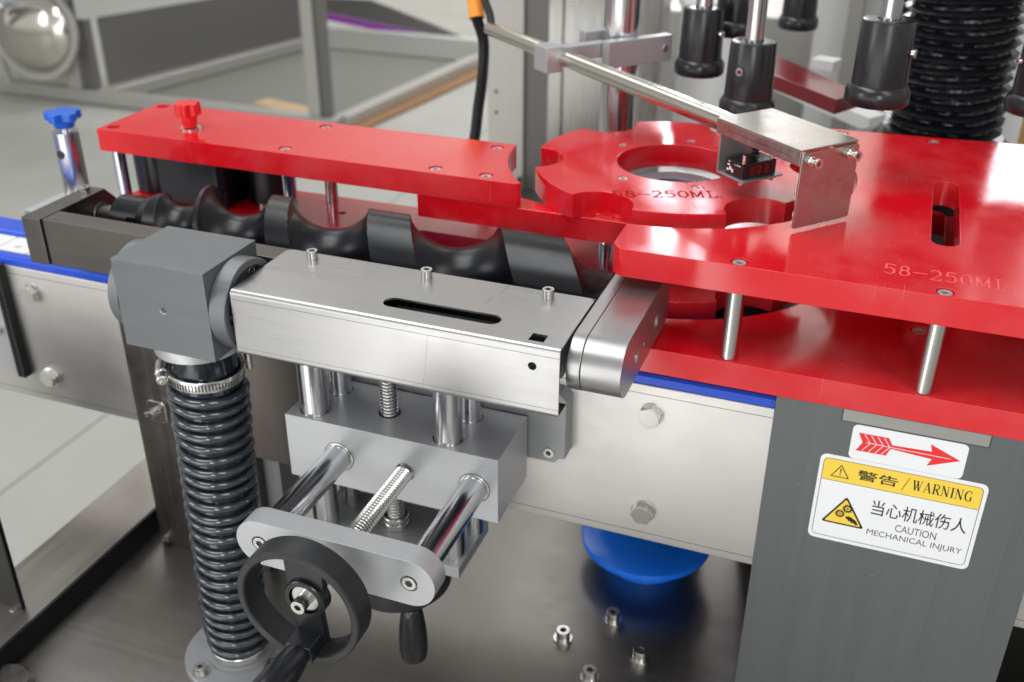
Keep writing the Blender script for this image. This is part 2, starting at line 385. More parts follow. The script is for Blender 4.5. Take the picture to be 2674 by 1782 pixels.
for i in range(21):
    x = -700+38.1*i
    if sl_me is None:
        bm = new(); prism(bm, rrect(x, x+37, 15, 46, 2.5), 4.0, 7.5, 'z', [(circ(x+18, 27, 3.6, 20), 2.2)]); s0 = obj('chain_slat', bm, WHITEP, cv, .4, origin=(x, 0, 0)); sl_me = s0
    else:
        s = s0.copy(); COL.objects.link(s); s.location = s0.location+Vector((38.1*i*S, 0, 0))
for x, z in ((117, -25.5), (117, -120.5), (-496.5, -25), (-498, -119), (420, -25.5), (420, -120.5)): hexbolt(cv, (x, 0, z), (0, -1, 0), a=random.choice((5, 22, 12)))
# dark slide strip on a pale plate at the left end
bm = new(); prism(bm, rrect(-620, -531, -118, -2, 2), 0, -5, 'y'); pl_ = obj('slide_plate', bm, ALUL, cv, .6)
bm = new(); box(bm, -533, -529, -9, -.2, -122, 2); box(bm, -528, -523.5, -9, -.2, -122, 2); box(bm, -529.5, -527, -7, -.2, -121.5, 1); obj('slide_strip', bm, BLACKR, cv, .4)
screw(cv, (-548, -5, -72), (0, -1, 0), 6, 4, 3, 'cap_screw')

# mounting bracket bolted on the side plate
br = thing('mounting_bracket', 'machined aluminium bracket bolted to conveyor side plate behind the adjusting block', 'bracket', (-70, 0, -79))
bm = new(); prism(bm, [(-195, -74), (-190, -79), (43.5, -79), (48, -74), (52.5, -74+0), (52.5, -19), (46.5, -13.5), (-190, -13.5), (-195, -18)], -.1, -17, 'y'); obj('plate', bm, ALU, br, .5)
for x, z in ((39, -69.5), (39, -28)): screw(br, (x, -17, z), (0, -1, 0), 4.6, 2.2, 2.4)

# legs and column
lg = thing('support_stand', 'dark steel support leg under the conveyor left of the hose', 'leg', (-320, 0, -300))
bm = new(); box(bm, -395, -262, -3, 60, -299.8, -12); obj('leg_sheet', bm, DARKST2, lg, .8)
bm = new(); box(bm, -261.8, -70, -2.6, -.15, -158, -9); obj('dark_sheet', bm, DARKST2, lg, .3)  # thin dark sheet lying over part of the conveyor side plate
bm = new(); prism(bm, [(-262, -299.5), (-262, -150.3), (-243, -150.3), (-243, -299.5)], 8, 40, 'y'); obj('side_strip', bm, ALU, lg, .5)
bm = new(); prism(bm, stadv(-366, -118, -106, 4.6), -3.2, -3.0, 'y'); obj('slot', bm, SOCK, lg)
bm = new(); prism(bm, rrect(-377, -355, -140, -116, 5), -3.1, -7, 'y'); o = obj('wing_nut', bm, BOLT, lg, 1)
bm = new(); cyl(bm, (-366, -7, -127), (-366, -16, -127), 3.4); cyl(bm, (-376, -11, -131), (-356, -11, -121), 2.6); obj('wing', bm, BOLT, o)
screw(lg, (-387, -3, -291), (0, -1, 0), 4.4, 4, 2.3); screw(lg, (-275, -3, -291), (0, -1, 0), 4.4, 4, 2.3)
lf = thing('front_leg', 'black front corner leg at far left edge with a screw near its foot', 'leg', (-500, -150, -300))
bm = new(); box(bm, -560, -438, -152, -147, -299.8, -60); box(bm, -560, -555, -146.8, -90, -299.8, -60); obj('leg_sheet', bm, BLACKR, lf, 1)
screw(lf, (-447, -152, -285), (0, -1, 0), 5, 5, 2.6)
bm = new(); lathe(bm, [(0, 0), (22, 0), (25, 3), (25, 8), (22, 11), (0, 11)], (-396, -224, -299.5), (0, 0, 1), 40)
tag(obj('levelling_disc', bm, DARKST2, None, 0), 'round metal disc on the table at the bottom left corner', 'disc')

cl = thing('support_column', 'wide grey satin metal column under the red plates carrying both stickers', 'column', (308, 0, -300))
bm = new(); box(bm, 210, 406.5, -3, 150, -299.8, 13.6); obj('column_sheet', bm, COLM, cl, .8)
bm = new(); box(bm, 258.6, 357.8, -3.4, -3.0, 3.8, 13.5); obj('slot_cover', bm, mat('pale_slot_cover', (.36, .36, .335), .42, .5, streak='x', rvar=.03, cvar=.03, sa=900, bump=.02), cl, 0)
bm = new(); box(bm, 257.9, 258.5, -3.25, -3.0, 3.4, 13.5); box(bm, 357.9, 358.5, -3.25, -3.0, 3.4, 13.5); box(bm, 257.9, 358.5, -3.25, -3.0, 3.1, 3.7); obj('slot_gap', bm, SOCK, cl)

bm = new(); rg0 = random.Random(11)
for i in range(6):
    x, z, L = rg0.uniform(218, 398), rg0.uniform(-290, -5), rg0.uniform(1, 3); a = rg0.uniform(-.5, .5)
    prism(bm, [(x, z), (x+L*cos(a), z+L*sin(a)), (x+L*cos(a)+.1, z+L*sin(a)+.22), (x+.1, z+.22)], -3.0, -3.03, 'y')
obj('scratches', bm, ALUL, cl)['kind'] = 'stuff'
# ================================================================== STICKERS
def flat(name, polys, y, m, parent, thick=.04, holes=None):
    bm = new()
    for i, p in enumerate(polys): prism(bm, p, y, y-thick-.002*i, 'y', [(h, None) for h in (holes or [])] if i == 0 else ())
    return obj(name, bm, m, parent)
def textobj(name, txt, cx, cz, w, h, y, m, parent, weight=0):
    cu = bpy.data.curves.new(name, 'FONT'); cu.body = txt; cu.size = 1; cu.align_x = 'LEFT'
    cu.resolution_u = 4; cu.offset = weight
    t = bpy.data.objects.new(name, cu); COL.objects.link(t); bpy.context.view_layer.update()
    me = bpy.data.meshes.new_from_object(t.evaluated_get(bpy.context.evaluated_depsgraph_get())); bpy.data.objects.remove(t)
    xs = [v.co.x for v in me.vertices]; ys = [v.co.y for v in me.vertices]
    x0, x1, y0, y1 = min(xs), max(xs), min(ys), max(ys)
    off = Vector((0, 0, 0)); q = parent
    while q: off += q.location; q = q.parent
    for v in me.vertices:
        v.co = Vector((cx-w/2+(v.co.x-x0)/(x1-x0)*w, y, cz-h/2+(v.co.y-y0)/(y1-y0)*h))*S-off
    me.materials.clear(); me.materials.append(m)
    o = bpy.data.objects.new(name, me); COL.objects.link(o); o.parent = parent; return o
def ribbons(name, segs, y, m, parent):
    bm = new()
    for i, (ax, az, bx, bz, w0, *w1) in enumerate(segs):
        w1 = w1[0] if w1 else w0; L = hypot(bx-ax, bz-az); nx, nz = -(bz-az)/L, (bx-ax)/L; yy = y-.0015*i
        v = [bm.verts.new(c) for c in ((ax+nx*w0/2, yy, az+nz*w0/2), (bx+nx*w1/2, yy, bz+nz*w1/2), (bx-nx*w1/2, yy, bz-nz*w1/2), (ax-nx*w0/2, yy, az-nz*w0/2))]
        bm.faces.new(v)
    return obj(name, bm, m, parent)
def outline(loop, w): return [(*loop[i], *loop[(i+1) % len(loop)], w) for i in range(len(loop))]
ws = thing('warning_sticker', 'white and yellow warning sticker with gear triangle, Chinese text and MECHANICAL INJURY', 'sticker', (306, -3, -106))
WY = -3.12
flat('backing', [rrect(248.4, 365.2, -105.4, -27.4, 5)], -3.0, WHITE, ws, .1)
yb = [(251.2, -49.9)]+[(362.2, -49.9)]+arc(358.7, -34.3, 3.5, 0, 90, 6)+arc(254.7, -34.3, 3.5, 90, 180, 6)
flat('yellow_band', [yb], WY, YEL, ws, .02)
ribbons('border_line', outline(rrect(251.2, 362.2, -101.9, -30.8, 3.5), .45)+[(251.2, -49.9, 362.2, -49.9, .4)], WY-.05, INKG, ws)
ribbons('alert_triangle', outline([(264.2, -35.4), (257.9, -46.0), (270.5, -46.0)], .75)+[(264.2, -38.4, 264.2, -42.6, 1.1, .6), (264.2, -43.3, 264.2, -44.3, 1.0)], WY-.05, INK, ws)
textobj('warning_characters', '警告', 290.6, -40.4, 28.8, 8.8, WY-.06, INK, ws, .012)
# WARNING in a high serif letter, thick and thin strokes
def serif(text, x0, z0, w, h):
    T, t = .17, .06; segs = []; adv = {'W': 1.15, 'A': .92, 'R': .90, 'N': .95, 'I': .48, 'G': .92}; tot = sum(adv[c] for c in text); k = w/tot; x = x0
    def s(ax, ay, bx, by, wd, w2=None): segs.append((x+ax*k, z0+ay*h, x+bx*k, z0+by*h, wd*k, (w2 or wd)*k))
    def sf(cx, cy, l=.26): s(cx-l/2, cy, cx+l/2, cy, .05)
    for c in text:
        if c == 'W': s(.12, 1, .34, 0, T); s(.34, 0, .55, 1, t); s(.48, 1, .72, 0, T); s(.72, 0, .95, 1, t); sf(.12, .98); sf(.50, .98); sf(.96, .98)
        if c == 'A': s(.10, 0, .42, 1, t); s(.40, 1, .74, 0, T); s(.22, .33, .60, .33, t); sf(.10, .02); sf(.76, .02)
        if c == 'R':
            s(.20, 0, .20, 1, T); P = a_(.42, .75, .26, .23, 90, -90, 8); s(.2, .98, .42, .98, t); s(.2, .52, .42, .52, t)
            for (a, b), (c2, d) in zip(P, P[1:]): s(a, b, c2, d, .12)
            s(.42, .52, .74, 0, T); sf(.2, .02, .3); sf(.1, .98, .2); sf(.8, .02, .16)
        if c == 'N': s(.16, 0, .16, 1, t); s(.16, 1, .72, 0, T); s(.72, 0, .72, 1, t); sf(.16, .02, .24); sf(.72, .98, .24); sf(.1, .98, .14)
        if c == 'I': s(.22, 0, .22, 1, T); sf(.22, .02, .34); sf(.22, .98, .34)
        if c == 'G':
            P = a_(.46, .5, .34, .49, 50, 320, 14)
            for j, ((a, b), (c2, d)) in enumerate(zip(P, P[1:])): s(a, b, c2, d, .06+.11*sin(pi*j/13)**2)
            s(.70, .02, .70, .42, .13); sf(.68, .42, .28); s(.69, .72, .69, .98, .05)
        x += adv[c]*k
    return segs
ribbons('warning_word', [(308.3, -46.6, 312.4, -34.4, .5)]+serif('WARNING', 315.0, -44.3, 41.5, 8.9), WY-.06, INK, ws)
T3 = [(272.2, -62.0), (256.2, -88.8), (288.2, -88.8)]
def rtri(P, r):
    L = []; c = Vector((sum(p[0] for p in P)/3, sum(p[1] for p in P)/3))
    for i in range(3):
        p = Vector(P[i]); a = (Vector(P[i-1])-p).normalized(); b = (Vector(P[(i+1) % 3])-p).normalized()
        L += [tuple(p+a*r), tuple(p+(a+b)*r*.28), tuple(p+b*r)]
    return L
flat('triangle_border', [rtri(T3, 2.2)], WY, INK, ws, .02)
c3 = (272.2, -79.9); flat('triangle_field', [rtri([(c3[0]+(p[0]-c3[0])*.84, c3[1]+(p[1]-c3[1])*.84) for p in T3], 1.2)], WY-.03, YEL, ws, .02)
def gear(cx, cy, r):
    L = []
    for i in range(13):
        for d, q in ((0, .76), (.28, .78), (.36, 1), (.72, 1), (.82, .78)): a = (i+d)/13*2*pi; L.append((cx+r*q*cos(a), cy+r*q*sin(a)))
    return L
def ringhole(bm, o, h, y): prism(bm, o, y, y-.02, 'y', [(h, None)])
bm = new()
for cx, cy, r in ((274.2, -73.0, 4.1), (269.2, -78.6, 3.8)):
    ringhole(bm, gear(cx, cy, r), circ(cx, cy, r*.46, 18), WY-.06); prism(bm, circ(cx, cy, r*.22, 14), WY-.06, WY-.08, 'y')
obj('gear_pictogram', bm, INK, ws)
flat('hand_pictogram', [[(273.6, -80.2), (276.4, -79.6), (278.8, -80.8), (281.6, -82.4), (283.6, -86.0), (282.0, -86.6), (279.4, -84.6), (278.6, -85.4), (277.2, -83.6), (276.2, -84.2), (275.4, -82.6), (274.2, -82.4)]], WY-.06, INK, ws, .02)
textobj('caution_characters', '当心机械伤人', 324.2, -66.6, 67, 13.6, WY-.06, INK, ws, .004)
textobj('caution_word', 'CAUTION', 324.4, -81.0, 29, 6.6, WY-.06, INKG, ws)
textobj('injury_words', 'MECHANICAL INJURY', 324.5, -90.4, 67.6, 6.8, WY-.06, INKG, ws)
ars = thing('arrow_sticker', 'small white sticker with a red feathered arrow pointing right, above the warning sticker', 'sticker', (306, -3, -26))
flat('backing', [rrect(267.2, 346, -27.2, 2.3, 4)], -3.0, WHITE, ars, .07)
ar = [(271.6, -4.3), (292.6, -4.1), (295.8, -9.6), (322.6, -8.6), (320.8, -2.6), (342.4, -12.0), (321.2, -21.2), (323.6, -15.0), (295.2, -13.0), (292.8, -19.4), (271.6, -19.8), (275.4, -12.0)]
flat('arrow', [ar], -3.08, REDP, ars, .02)
ribbons('feather_lines', [(278, -11.6, 336, -11.9, .5)]+[(x, -5.0, x+4.6, -11.4, .5) for x in (276, 280.6, 285.2, 289.6)]+[(x, -18.9, x+4.6, -12.0, .5) for x in (276, 280.6, 285.2, 289.6)], -3.12, WHITE, ars)

# ================================================================== RED PLATES
def rail_arc(r=150, a0=0, a1=0, n=20): return arc(80, 203, r, a0, a1, n)
SCR = [(171, 4), (308.5, 4)]
# upper guide plate
up_ = thing('upper_guide_plate', 'large glossy red guide plate on top right with long slot and engraved 58-250ML', 'guide plate', (240, 150, 91))
ga = arc(80, 203, 157, -91, 62, 60)
outl = [(78, 46.2), (78, 10), (80, 3), (86, -3.2), (92, -4), (620, -4), (620, 385), (400, 373), (300, 364), (200, 358)]
outl = arc(90, 8, 12, 180, 270, 6)+[(620, -4), (620, 392), (400, 374), (300, 365), (205, 359), (157, 352)]+[p for p in reversed(ga)]
hs = [(stadv(308, 97, 226, 10.2), None)]
scr = [(171, 4), (308.5, 4), (445, 4), (212, 348), (296, 352)]
hs += [(circ(x, y, 6.2, 24), 4.5) for x, y in scr]
bm = new(); prism(bm, outl, 91, 113, 'z', hs); p = obj('plate', bm, RED, up_, .7); engrave(p, '58-250ML.', 267.5, 21, 85, 16.8, 1.55, 113, -.3, REDLIGHT)
for x, y in scr: plate_screw(up_, x, y, 112.5)
for x, y in ((171, 4.5), (308.5, 4.5), (445, 4.5), (212, 346)):
    bm = new(); cyl(bm, (x, y, 35), (x, y, 91.3), 6.6, 36, .6); obj('spacer_post', bm, STEELZ, up_)
# lower guide plate
lo = thing('lower_guide_plate', 'lower red guide plate right of the feeder arm carrying the steel spacer posts', 'guide plate', (240, 80, 14))
outl = [(84, -4), (620, -4), (620, 392), (400, 374), (205, 359), (157, 352)]+[p for p in reversed(arc(80, 203, 157, -91, 62, 60))]
bm = new(); prism(bm, outl, 14, 35, 'z', [(circ(304, 101, 7.4, 24), 4.5), (stadv(308, 252, 366, 13), None)]); obj('plate', bm, RED, lo, .7); plate_screw(lo, 304, 101, 34.5, 6)
# long upper rail
ur = thing('upper_guide_rail', 'long glossy red upper guide rail at left with a red star knob', 'guide rail', (-250, 150, 91))
ra = arc(80, 203, 150, 222.8, 182.0, 24)
outl = [(-471, 98)]+[(-33, 98)]+[(-31, 100)]+ra+[(-70.5, 199), (-471, 197)]
scr = [(-459.5, 109.5), (-459.5, 187), (-267, 112), (-266, 186), (-114, 111), (-65.6, 110), (-84.6, 185.5)]
bm = new(); prism(bm, outl, 91, 113, 'z', [(circ(x, y, 6.2, 24), 5) for x, y in scr]); obj('rail_plate', bm, RED, ur, .7)
for x, y in scr[2:]: plate_screw(ur, x, y, 112)
for x, y in scr[:2]: plate_screw(ur, x, y, 110)
for x, y in scr[:4]:
    bm = new(); cyl(bm, (x, y, 35), (x, y, 91.3), 6.3, 32, .6); obj('spacer_post', bm, CHROME, ur)
def starknob(parent, c, R, h, m, lobes=6, axis=(0, 0, 1)):
    x, y, z = c
    pts = [(x+R*(1-.27*abs(sin(lobes*t/2+.6))**3)*cos(t), y+R*(1-.27*abs(sin(lobes*t/2+.6))**3)*sin(t)) for t in np.linspace(0, 2*pi, 121)[:-1]]
    bm = new(); lathe(bm, [(0, 0), (R*.52, 0), (R*.55, 1), (R*.64, h*.5), (R*.6, h*.6), (0, h*.6)], (x, y, z), (0, 0, 1), 32)
    prism(bm, pts, z+h*.48, z+h*.98); return obj('star_knob', bm, m, parent, 1.6, seg=3)
bm = new(); lathe(bm, [(4, 0), (9.5, 0), (9.5, 1.4), (4, 1.4)], (-385, 131, 113.1), (0, 0, 1), 32, True); obj('washer', bm, BOLT, ur)
starknob(ur, (-385, 131, 114.6), 12.4, 25, REDK)
# lower rail
lr = thing('lower_guide_rail', 'lower red guide rail seen behind the black feed screw', 'guide rail', (-250, 150, 14))
outl = [(-471, 104), (-352, 104)]+arc(-337, 104, 15, 180, 0, 12)+[(-205, 104), (-190, 120), (-160, 140), (-145, 148), (-60, 148)]+arc(80, 203, 150, 201.5, 184, 12)+[(-70.5, 202), (-471, 198)]
bm = new(); prism(bm, outl, 14, 35, 'z', [(circ(-240, 160, 4, 18), 4)]); obj('rail_plate', bm, RED, lr, .7)
screw(lr, (-318, 142, 35), (0, 0, 1), 5, 6, 2.6)
# link bar under the rail, on to the upper plate
lb = thing('link_bar', 'red bar under the long upper rail, running beneath the star wheel', 'bar', (-40, 110, 70))
outl = [(-127.5, 99), (78.5, 99), (78.5, 46), (86, 46), (150, 56), (150, 75), (60, 118), (9.3, 122), (-20, 124.5), (-60, 126), (-127.5, 126)]
outl = [(-127.5, 99), (20, 99), (95, 101), (95, 112), (40, 114), (9.3, 116), (-39.6, 125), (-127.5, 127)]
outl = [(-127.5, 99), (98, 99), (98, 108), (9.3, 108), (-39.6, 125), (-127.5, 127)]
bm = new(); prism(bm, outl, 70, 90.9, 'z'); obj('bar', bm, RED, lb, .6)
bm = new(); cyl(bm, (60, 104, 35), (60, 104, 70), 6, 24); cyl(bm, (45, 104, -20), (45, 104, 70), 5, 24); obj('spacer_post', bm, CHROME, lb)
# lower link visible right of the screw
l2 = thing('lower_link_bar', 'short red lower bar seen under the link bar beside the screw end', 'bar', (30, 155, 14))
bm = new(); prism(bm, [(-4, 161), (4, 149.5), (60, 151.5), (60, 106), (20, 130), (-3, 168)][:0] or [(-6, 160), (5, 149.5), (40, 151.5), (44, 165), (10, 172), (-8, 172)], 14, 34.8); obj('bar', bm, RED, l2, .6)

# star wheels
def star_outline():
    L = []; R = 127; rp = 28.6; cc = 129.5
    for k in range(6):
        a = -166+60*k
        ax, ay = cc*cos(radians(a)), cc*sin(radians(a))
        # pocket arc between the two intersections with the rim
        ang = degrees(math.acos((cc*cc+R*R-rp*rp)/(2*cc*R)))
        s = (R*cos(radians(a-ang)), R*sin(radians(a-ang))); t = (R*cos(radians(a+ang)), R*sin(radians(a+ang)))
        b0 = degrees(atan2(s[1]-ay, s[0]-ax)); b1 = degrees(atan2(t[1]-ay, t[0]-ax))
        while b1 > b0: b1 -= 360
        L += [(80+x, 203+y) for x, y in arc(ax, ay, rp, b0, b1, 20)]
        L += [(80+x, 203+y) for x, y in arc(0, 0, R, a+ang, a+60-ang, 14)[1:-1]]
    return L
for nm, z0, z1, lab in (('bottle_starwheel', 91, 113, 'upper red star wheel with six bottle pockets, round centre hole and engraved 58-250ML'), ('bottle_starwheel', 14, 35.5, 'lower red star wheel half hidden between the red guide plates')):
    st = thing(nm, lab, 'star wheel', (80, 203, z0), 'red star wheels stacked on one hub')
    hs = [(circ(80, 203, 52, 64), None)]
    if z1 > 100: hs += [(circ(x, y, 4.6, 20), 4) for x, y in ((22.6, 235), (47, 145.7), (112, 146), (138, 235), (80, 270))]
    bm = new(); prism(bm, star_outline(), z0, z1, 'z', hs); o = obj('wheel', bm, RED, st, .7)
    if z1 > 100:
        engrave(o, '58-250ML.', 51.5, 96.5, 92, 15, 1.7, 113, 20.5)
        for x, y in ((22.6, 235), (47, 145.7), (112, 146), (138, 235), (80, 270)): plate_screw(st, x, y, 112.6, 3.9)
sh = thing('star_hub', 'dark hub with blue grey ring inside the centre hole of the upper star wheel', 'hub', (80, 203, -290))
bm = new(); lathe(bm, [(29, 0), (29, 8), (47, 8), (47, 0)], (80, 203, 80), (0, 0, 1), 56, True); obj('flange', bm, GREYRING, sh, .8)
bm = new(); lathe(bm, [(0, 0), (29, 0), (29, 70), (0, 70)], (80, 203, 12), (0, 0, 1), 40); obj('shaft', bm, BLACKR, sh, .8)
bm = new(); lathe(bm, [(0, 0), (66, 0), (66, 12), (0, 12)], (80, 203, -.5), (0, 0, 1), 40); lathe(bm, [(0, 0), (60, 0), (60, 280), (0, 280)], (80, 203, -290), (0, 0, 1), 40); obj('pedestal', bm, BLACKR, sh, .8)
bm = new(); box(bm, 24, 640, 104, 460, -8, -1.2); tag(obj('deck_plate', bm, DECK, None, .5), 'grey deck plate underneath the star wheel and guide plates', 'plate')

# ================================================================== FEED SCREW
fs = thing('feed_screw', 'black plastic timing screw with widening spiral pockets lying along the conveyor', 'feed screw', (-160, 25, 59.5))
Pn = np.array([-445., -385., -328., -268., -181., -67.5, 66., 215., 380.]); Wn = np.array([14., 20., 25., 31.5, 36., 39.5, 41., 42., 42.])
def cr_(A, t):
    t = t+2; i = np.clip(np.floor(t).astype(int), 1, len(A)-3); f = t-i
    p0, p1, p2, p3 = A[i-1], A[i], A[i+1], A[i+2]
    return .5*((2*p1)+(-p0+p2)*f+(2*p0-5*p1+4*p2-p3)*f*f+(-p0+3*p1-3*p2+p3)*f**3)
NX, NT = 1000, 192
xs = np.linspace(-372, 74, NX); th = np.arange(NT)/NT*2*pi
X, TH = np.meshgrid(xs, th, indexing='ij')
env = np.interp(X, [-372, -362, -350, -340, -318, -306, 80], [21, 21, 27, 28.5, 30.5, 40, 40])
Rr = env.copy()
for n in range(-1, 6):
    t = n+TH/(2*pi)
    ok = t > -.75
    P = cr_(Pn, np.clip(t, -1, 5.9)); W = cr_(Wn, np.clip(t, -1, 5.9))
    d = np.abs(X-P)/W; r = np.where((d < 1) & ok, 18.5+21.5*(1-np.power(np.clip(1-d*d, 0, 1), .62)), 99)
    Rr = np.minimum(Rr, r)
t0 = atan2(.45, .89)
Y = 25+Rr*np.sin(t0-TH); Z = 59.5+Rr*np.cos(t0-TH)
V = np.stack([X, Y, Z], -1).reshape(-1, 3)*S-np.array(fs.location)
idx = np.arange(NX*NT).reshape(NX, NT); a = idx[:-1]; b = idx[1:]; rl = lambda q: np.roll(q, -1, 1)
F = np.stack([a, rl(a), rl(b), b], -1).reshape(-1, 4)
F = F[:, ::-1]
me = bpy.data.meshes.new('spiral'); fl = F.tolist()+[idx[0].tolist(), idx[-1][::-1].tolist()]
me.from_pydata(V.tolist(), [], fl); me.materials.append(BLACK); me.polygons.foreach_set('use_smooth', [True]*len(me.polygons)); me.update()
bmt = bmesh.new(); bmt.from_mesh(me)
bmesh.ops.recalc_face_normals(bmt, faces=bmt.faces)
for ed in bmt.edges:
    if len(ed.link_faces) == 2 and ed.calc_face_angle(0) > radians(38): ed.smooth = False
bmt.to_mesh(me); bmt.free()
o = bpy.data.objects.new('spiral', me); COL.objects.link(o); o.parent = fs
bm = new(); lathe(bm, [(0, 0), (20, 0), (21, 1), (21, 20), (0, 20)], (-391, 25, 59.5), (1, 0, 0), 48); obj('hub', bm, BLACK, fs)
bm = new(); cyl(bm, (-416, 25, 59.5), (-390, 25, 59.5), 9, 32); obj('shaft', bm, DARKST2, fs)

# frame carrying the screw
ff = thing('feeder_frame', 'dark anodised L-shaped frame holding the left end of the black feed screw', 'frame', (-300, -37, 38))
bm = new(); prism(bm, [(-50, 38), (-50, 81), (33, 81), (46, 68), (46, 51), (33, 38)], -434.5, -414.5, 'x', [(circ(25, 59.5, 11, 28), None)]); eb = obj('end_block', bm, DARKST, ff, .8)
screw(ff, (-424, 19, 81), (0, 0, 1), 4.6, 5.5, 2.4)
bm = new(); box(bm, -413.4, 76, -48, -27, 38, 81); obj('front_bar', bm, DARKST, ff, .8)
bm = new(); box(bm, -414.6, -413.3, -47, -27.5, 39, 79.5); obj('seam', bm, SOCK, ff)

# ================================================================== COVER BOX
cb = thing('cover_box', 'brushed stainless drive cover with long slot, square hole and three cap screws on top', 'cover', (-50, -72, 30))
x0, x1, y0, y1, zt, zb = -180, 76, -113.5, -31, 82.6, 29
def sheet(prof, t):   # offset an open profile in (y, z) to a closed sheet outline
    L = []; Rr_ = []
    for i, p in enumerate(prof):
        a = Vector(prof[max(i-1, 0)]); c = Vector(prof[min(i+1, len(prof)-1)]); d = (c-a).normalized(); n = Vector((-d.y, d.x))
        L.append(tuple(Vector(p)+n*t/2)); Rr_.append(tuple(Vector(p)-n*t/2))
    return L+Rr_[::-1]
rb = 3.2
# top with holes, joined to the bent front by rounded strips
bm = new()
top = [(x0, y0+rb), (x1, y0+rb)]+[(x1, y1-6)]+arc(x1-6, y1-6, 6, 0, 90, 6)+arc(x0+6, y1-6, 6, 90, 180, 6)
sl1 = [(-58, -90), (13, -90)]
slot = stad(-58.5, 17, -88, 7.4)
sq = [(51.3, -107), (62.3, -107), (62.3, -96.6), (51.3, -96.6)]
prism(bm, top, zt-1.5, zt, 'z', [(slot, None), (sq, None)])
fp = arc(y0+rb, zt-rb, rb-.75, 90, 180, 7)
fp = [(y0+rb-(rb-.75)*0, zt-.75)]+[(y0+rb+(rb-.75)*cos(radians(a)), zt-rb+(rb-.75)*sin(radians(a))) for a in range(100, 181, 10)]
prism(bm, sheet(fp, 1.5), x0, x1, 'x')
fp2 = [(y0+.75, zb+rb)]+[(y0+rb+(rb-.75)*cos(radians(a)), zb+rb+(rb-.75)*sin(radians(a))) for a in range(190, 271, 10)]+[(y0+18, zb+.75)]
prism(bm, sheet(fp2, 1.5), x0, x1, 'x')
o = obj('cover_sheet', bm, STEELX, cb)
bm = new(); prism(bm, [(x0, zb+rb), (x1, zb+rb), (x1, zt-rb), (x0, zt-rb)], y0+1.5, y0, 'y', [(circ(56.8, 66.8, 3.1, 24), None)]); obj('front_face', bm, STEELX, cb)
bm = new(); box(bm, x0, x1, y0-.07, y0+.01, zt-7.0, zt-6.75); box(bm, x0, x1, y0-.07, y0+.01, zb+6.2, zb+6.4); obj('scribed_line', bm, SOCK, cb)
bm = new(); f45 = lambda u, v, w: (u, w, v)
prism(bm, [(-20.2, zt-7), (-20.08, zt-7), (-22.98, 48), (-23.1, 48)], y0-.06, y0+.01, 'y'); prism(bm, [(-23.3, 46), (-23.2, 46), (-25.9, zb+3), (-26, zb+3)], y0-.06, y0+.01, 'y'); obj('scratch', bm, SOCK, cb)
bm = new()
for q in ([(7.6, -47.6), (7.8, -47.8), (9.9, -32), (9.6, -32)], [(3.2, -66), (3.4, -66.1), (5.6, -55), (5.4, -54.9)]): prism(bm, q, zt-.01, zt+.05, 'z')
obj('scratch', bm, SOCK, cb)
for x in (-152.5, -54, 43): screw(cb, (x, -40.5, zt), (0, 0, 1), 4.4, 6.8, 2.4)
bm = new(); cyl(bm, (x0+1, -84, 58), (70, -84, 58), 13, 28); box(bm, -64, 45, -88, -70, 60, 71); obj('drive_shaft', bm, ALU, cb, .5)
bm = new()
for i, (a, b) in enumerate(((-48, -31), (-30.4, -19), (-18.4, 0))): box(bm, a, b, -97, -90.5, 66, 79.6-.1*i)
obj('inner_plates', bm, ALUL, cb, .4)
bm = new(); box(bm, x0+2, x1-1, -50, -49, 32, 80); obj('rear_sheet', bm, SOCK, cb)

# transmission arm at the right of the cover
am = thing('drive_arm', 'steel drive arm with rounded end reaching from the cover under the red plate', 'arm', (96, -30, 38))
zc, ra_ = 59.8, 21.6
def armloop(y0_, y1_): return arc(y0_, zc, ra_, 90, 270, 20)+[(y1_-8, zc-ra_), (y1_, zc-ra_+8), (y1_, zc+ra_-8), (y1_-8, zc+ra_)]
bm = new(); prism(bm, armloop(-80.5, 45), 76.8, 86.6, 'x'); obj('thin_half', bm, STEELY, am, .6)
bm = new(); prism(bm, armloop(-80.2, 44.6), 87.1, 115.2, 'x', [(circ(-58.5, 56.2, 5.6, 24), 4), (circ(-38, 56.6, 2.4, 18), 6), (circ(1, 56, 5.6, 24), 4)]); obj('thick_half', bm, STEELY, am, .6)
for y, z in ((-58.5, 56.2), (1, 56)): screw(am, (111.4, y, z), (1, 0, 0), 4.9, 2.2, 2.4)
bm = new(); prism(bm, arc(-80.2, zc, ra_-.5, 90, 270, 16)+[(40, zc-ra_+.5), (40, zc+ra_-.5)], 86.5, 87.2, 'x'); obj('seam', bm, SOCK, am)

# ================================================================== GEARBOX
gb = thing('gearbox', 'grey cube-shaped right angle gearbox with round flanges left of the steel cover', 'gearbox', (-238, -84, 21))
bm = new(); prism(bm, [(-280, 21), (-197.3, 21), (-197.3, 95), (-280, 95)], -49.5, -119.5, 'y', [(circ(-239, 57.8, 3.1, 22), 9)]); obj('housing', bm, GBOX, gb, .45)
bm = new(); threaded(bm, (-239, -111, 57.8), (-239, -119.2, 57.8), 3.1, 1.1, 22, .5); bm.free()
bm = new()
for i in range(6): lathe(bm, [(3.08, -.25), (2.6, 0), (3.08, .25)], (-239, -118.9+i*1.2, 57.8), (0, 1, 0), 22)
obj('thread', bm, ALUL, gb)
bm = new(); lathe(bm, [(0, 0), (35.6, 0), (36, .6), (36, 13.8), (35.4, 14.4), (30.8, 14.4), (30.2, 13.8), (30.2, 8), (0, 8)], (-197.2, -84, 57.5), (1, 0, 0), 72); fl_ = obj('flange', bm, GBOX, gb)
for dy, dz in ((9.5, 27.5), (-21.5, -6), (21, -25)): screw(gb, (-189.3, -84+dy*.9, 57.5+dz*.9), (1, 0, 0), 4.3, 4.6, 2.3)
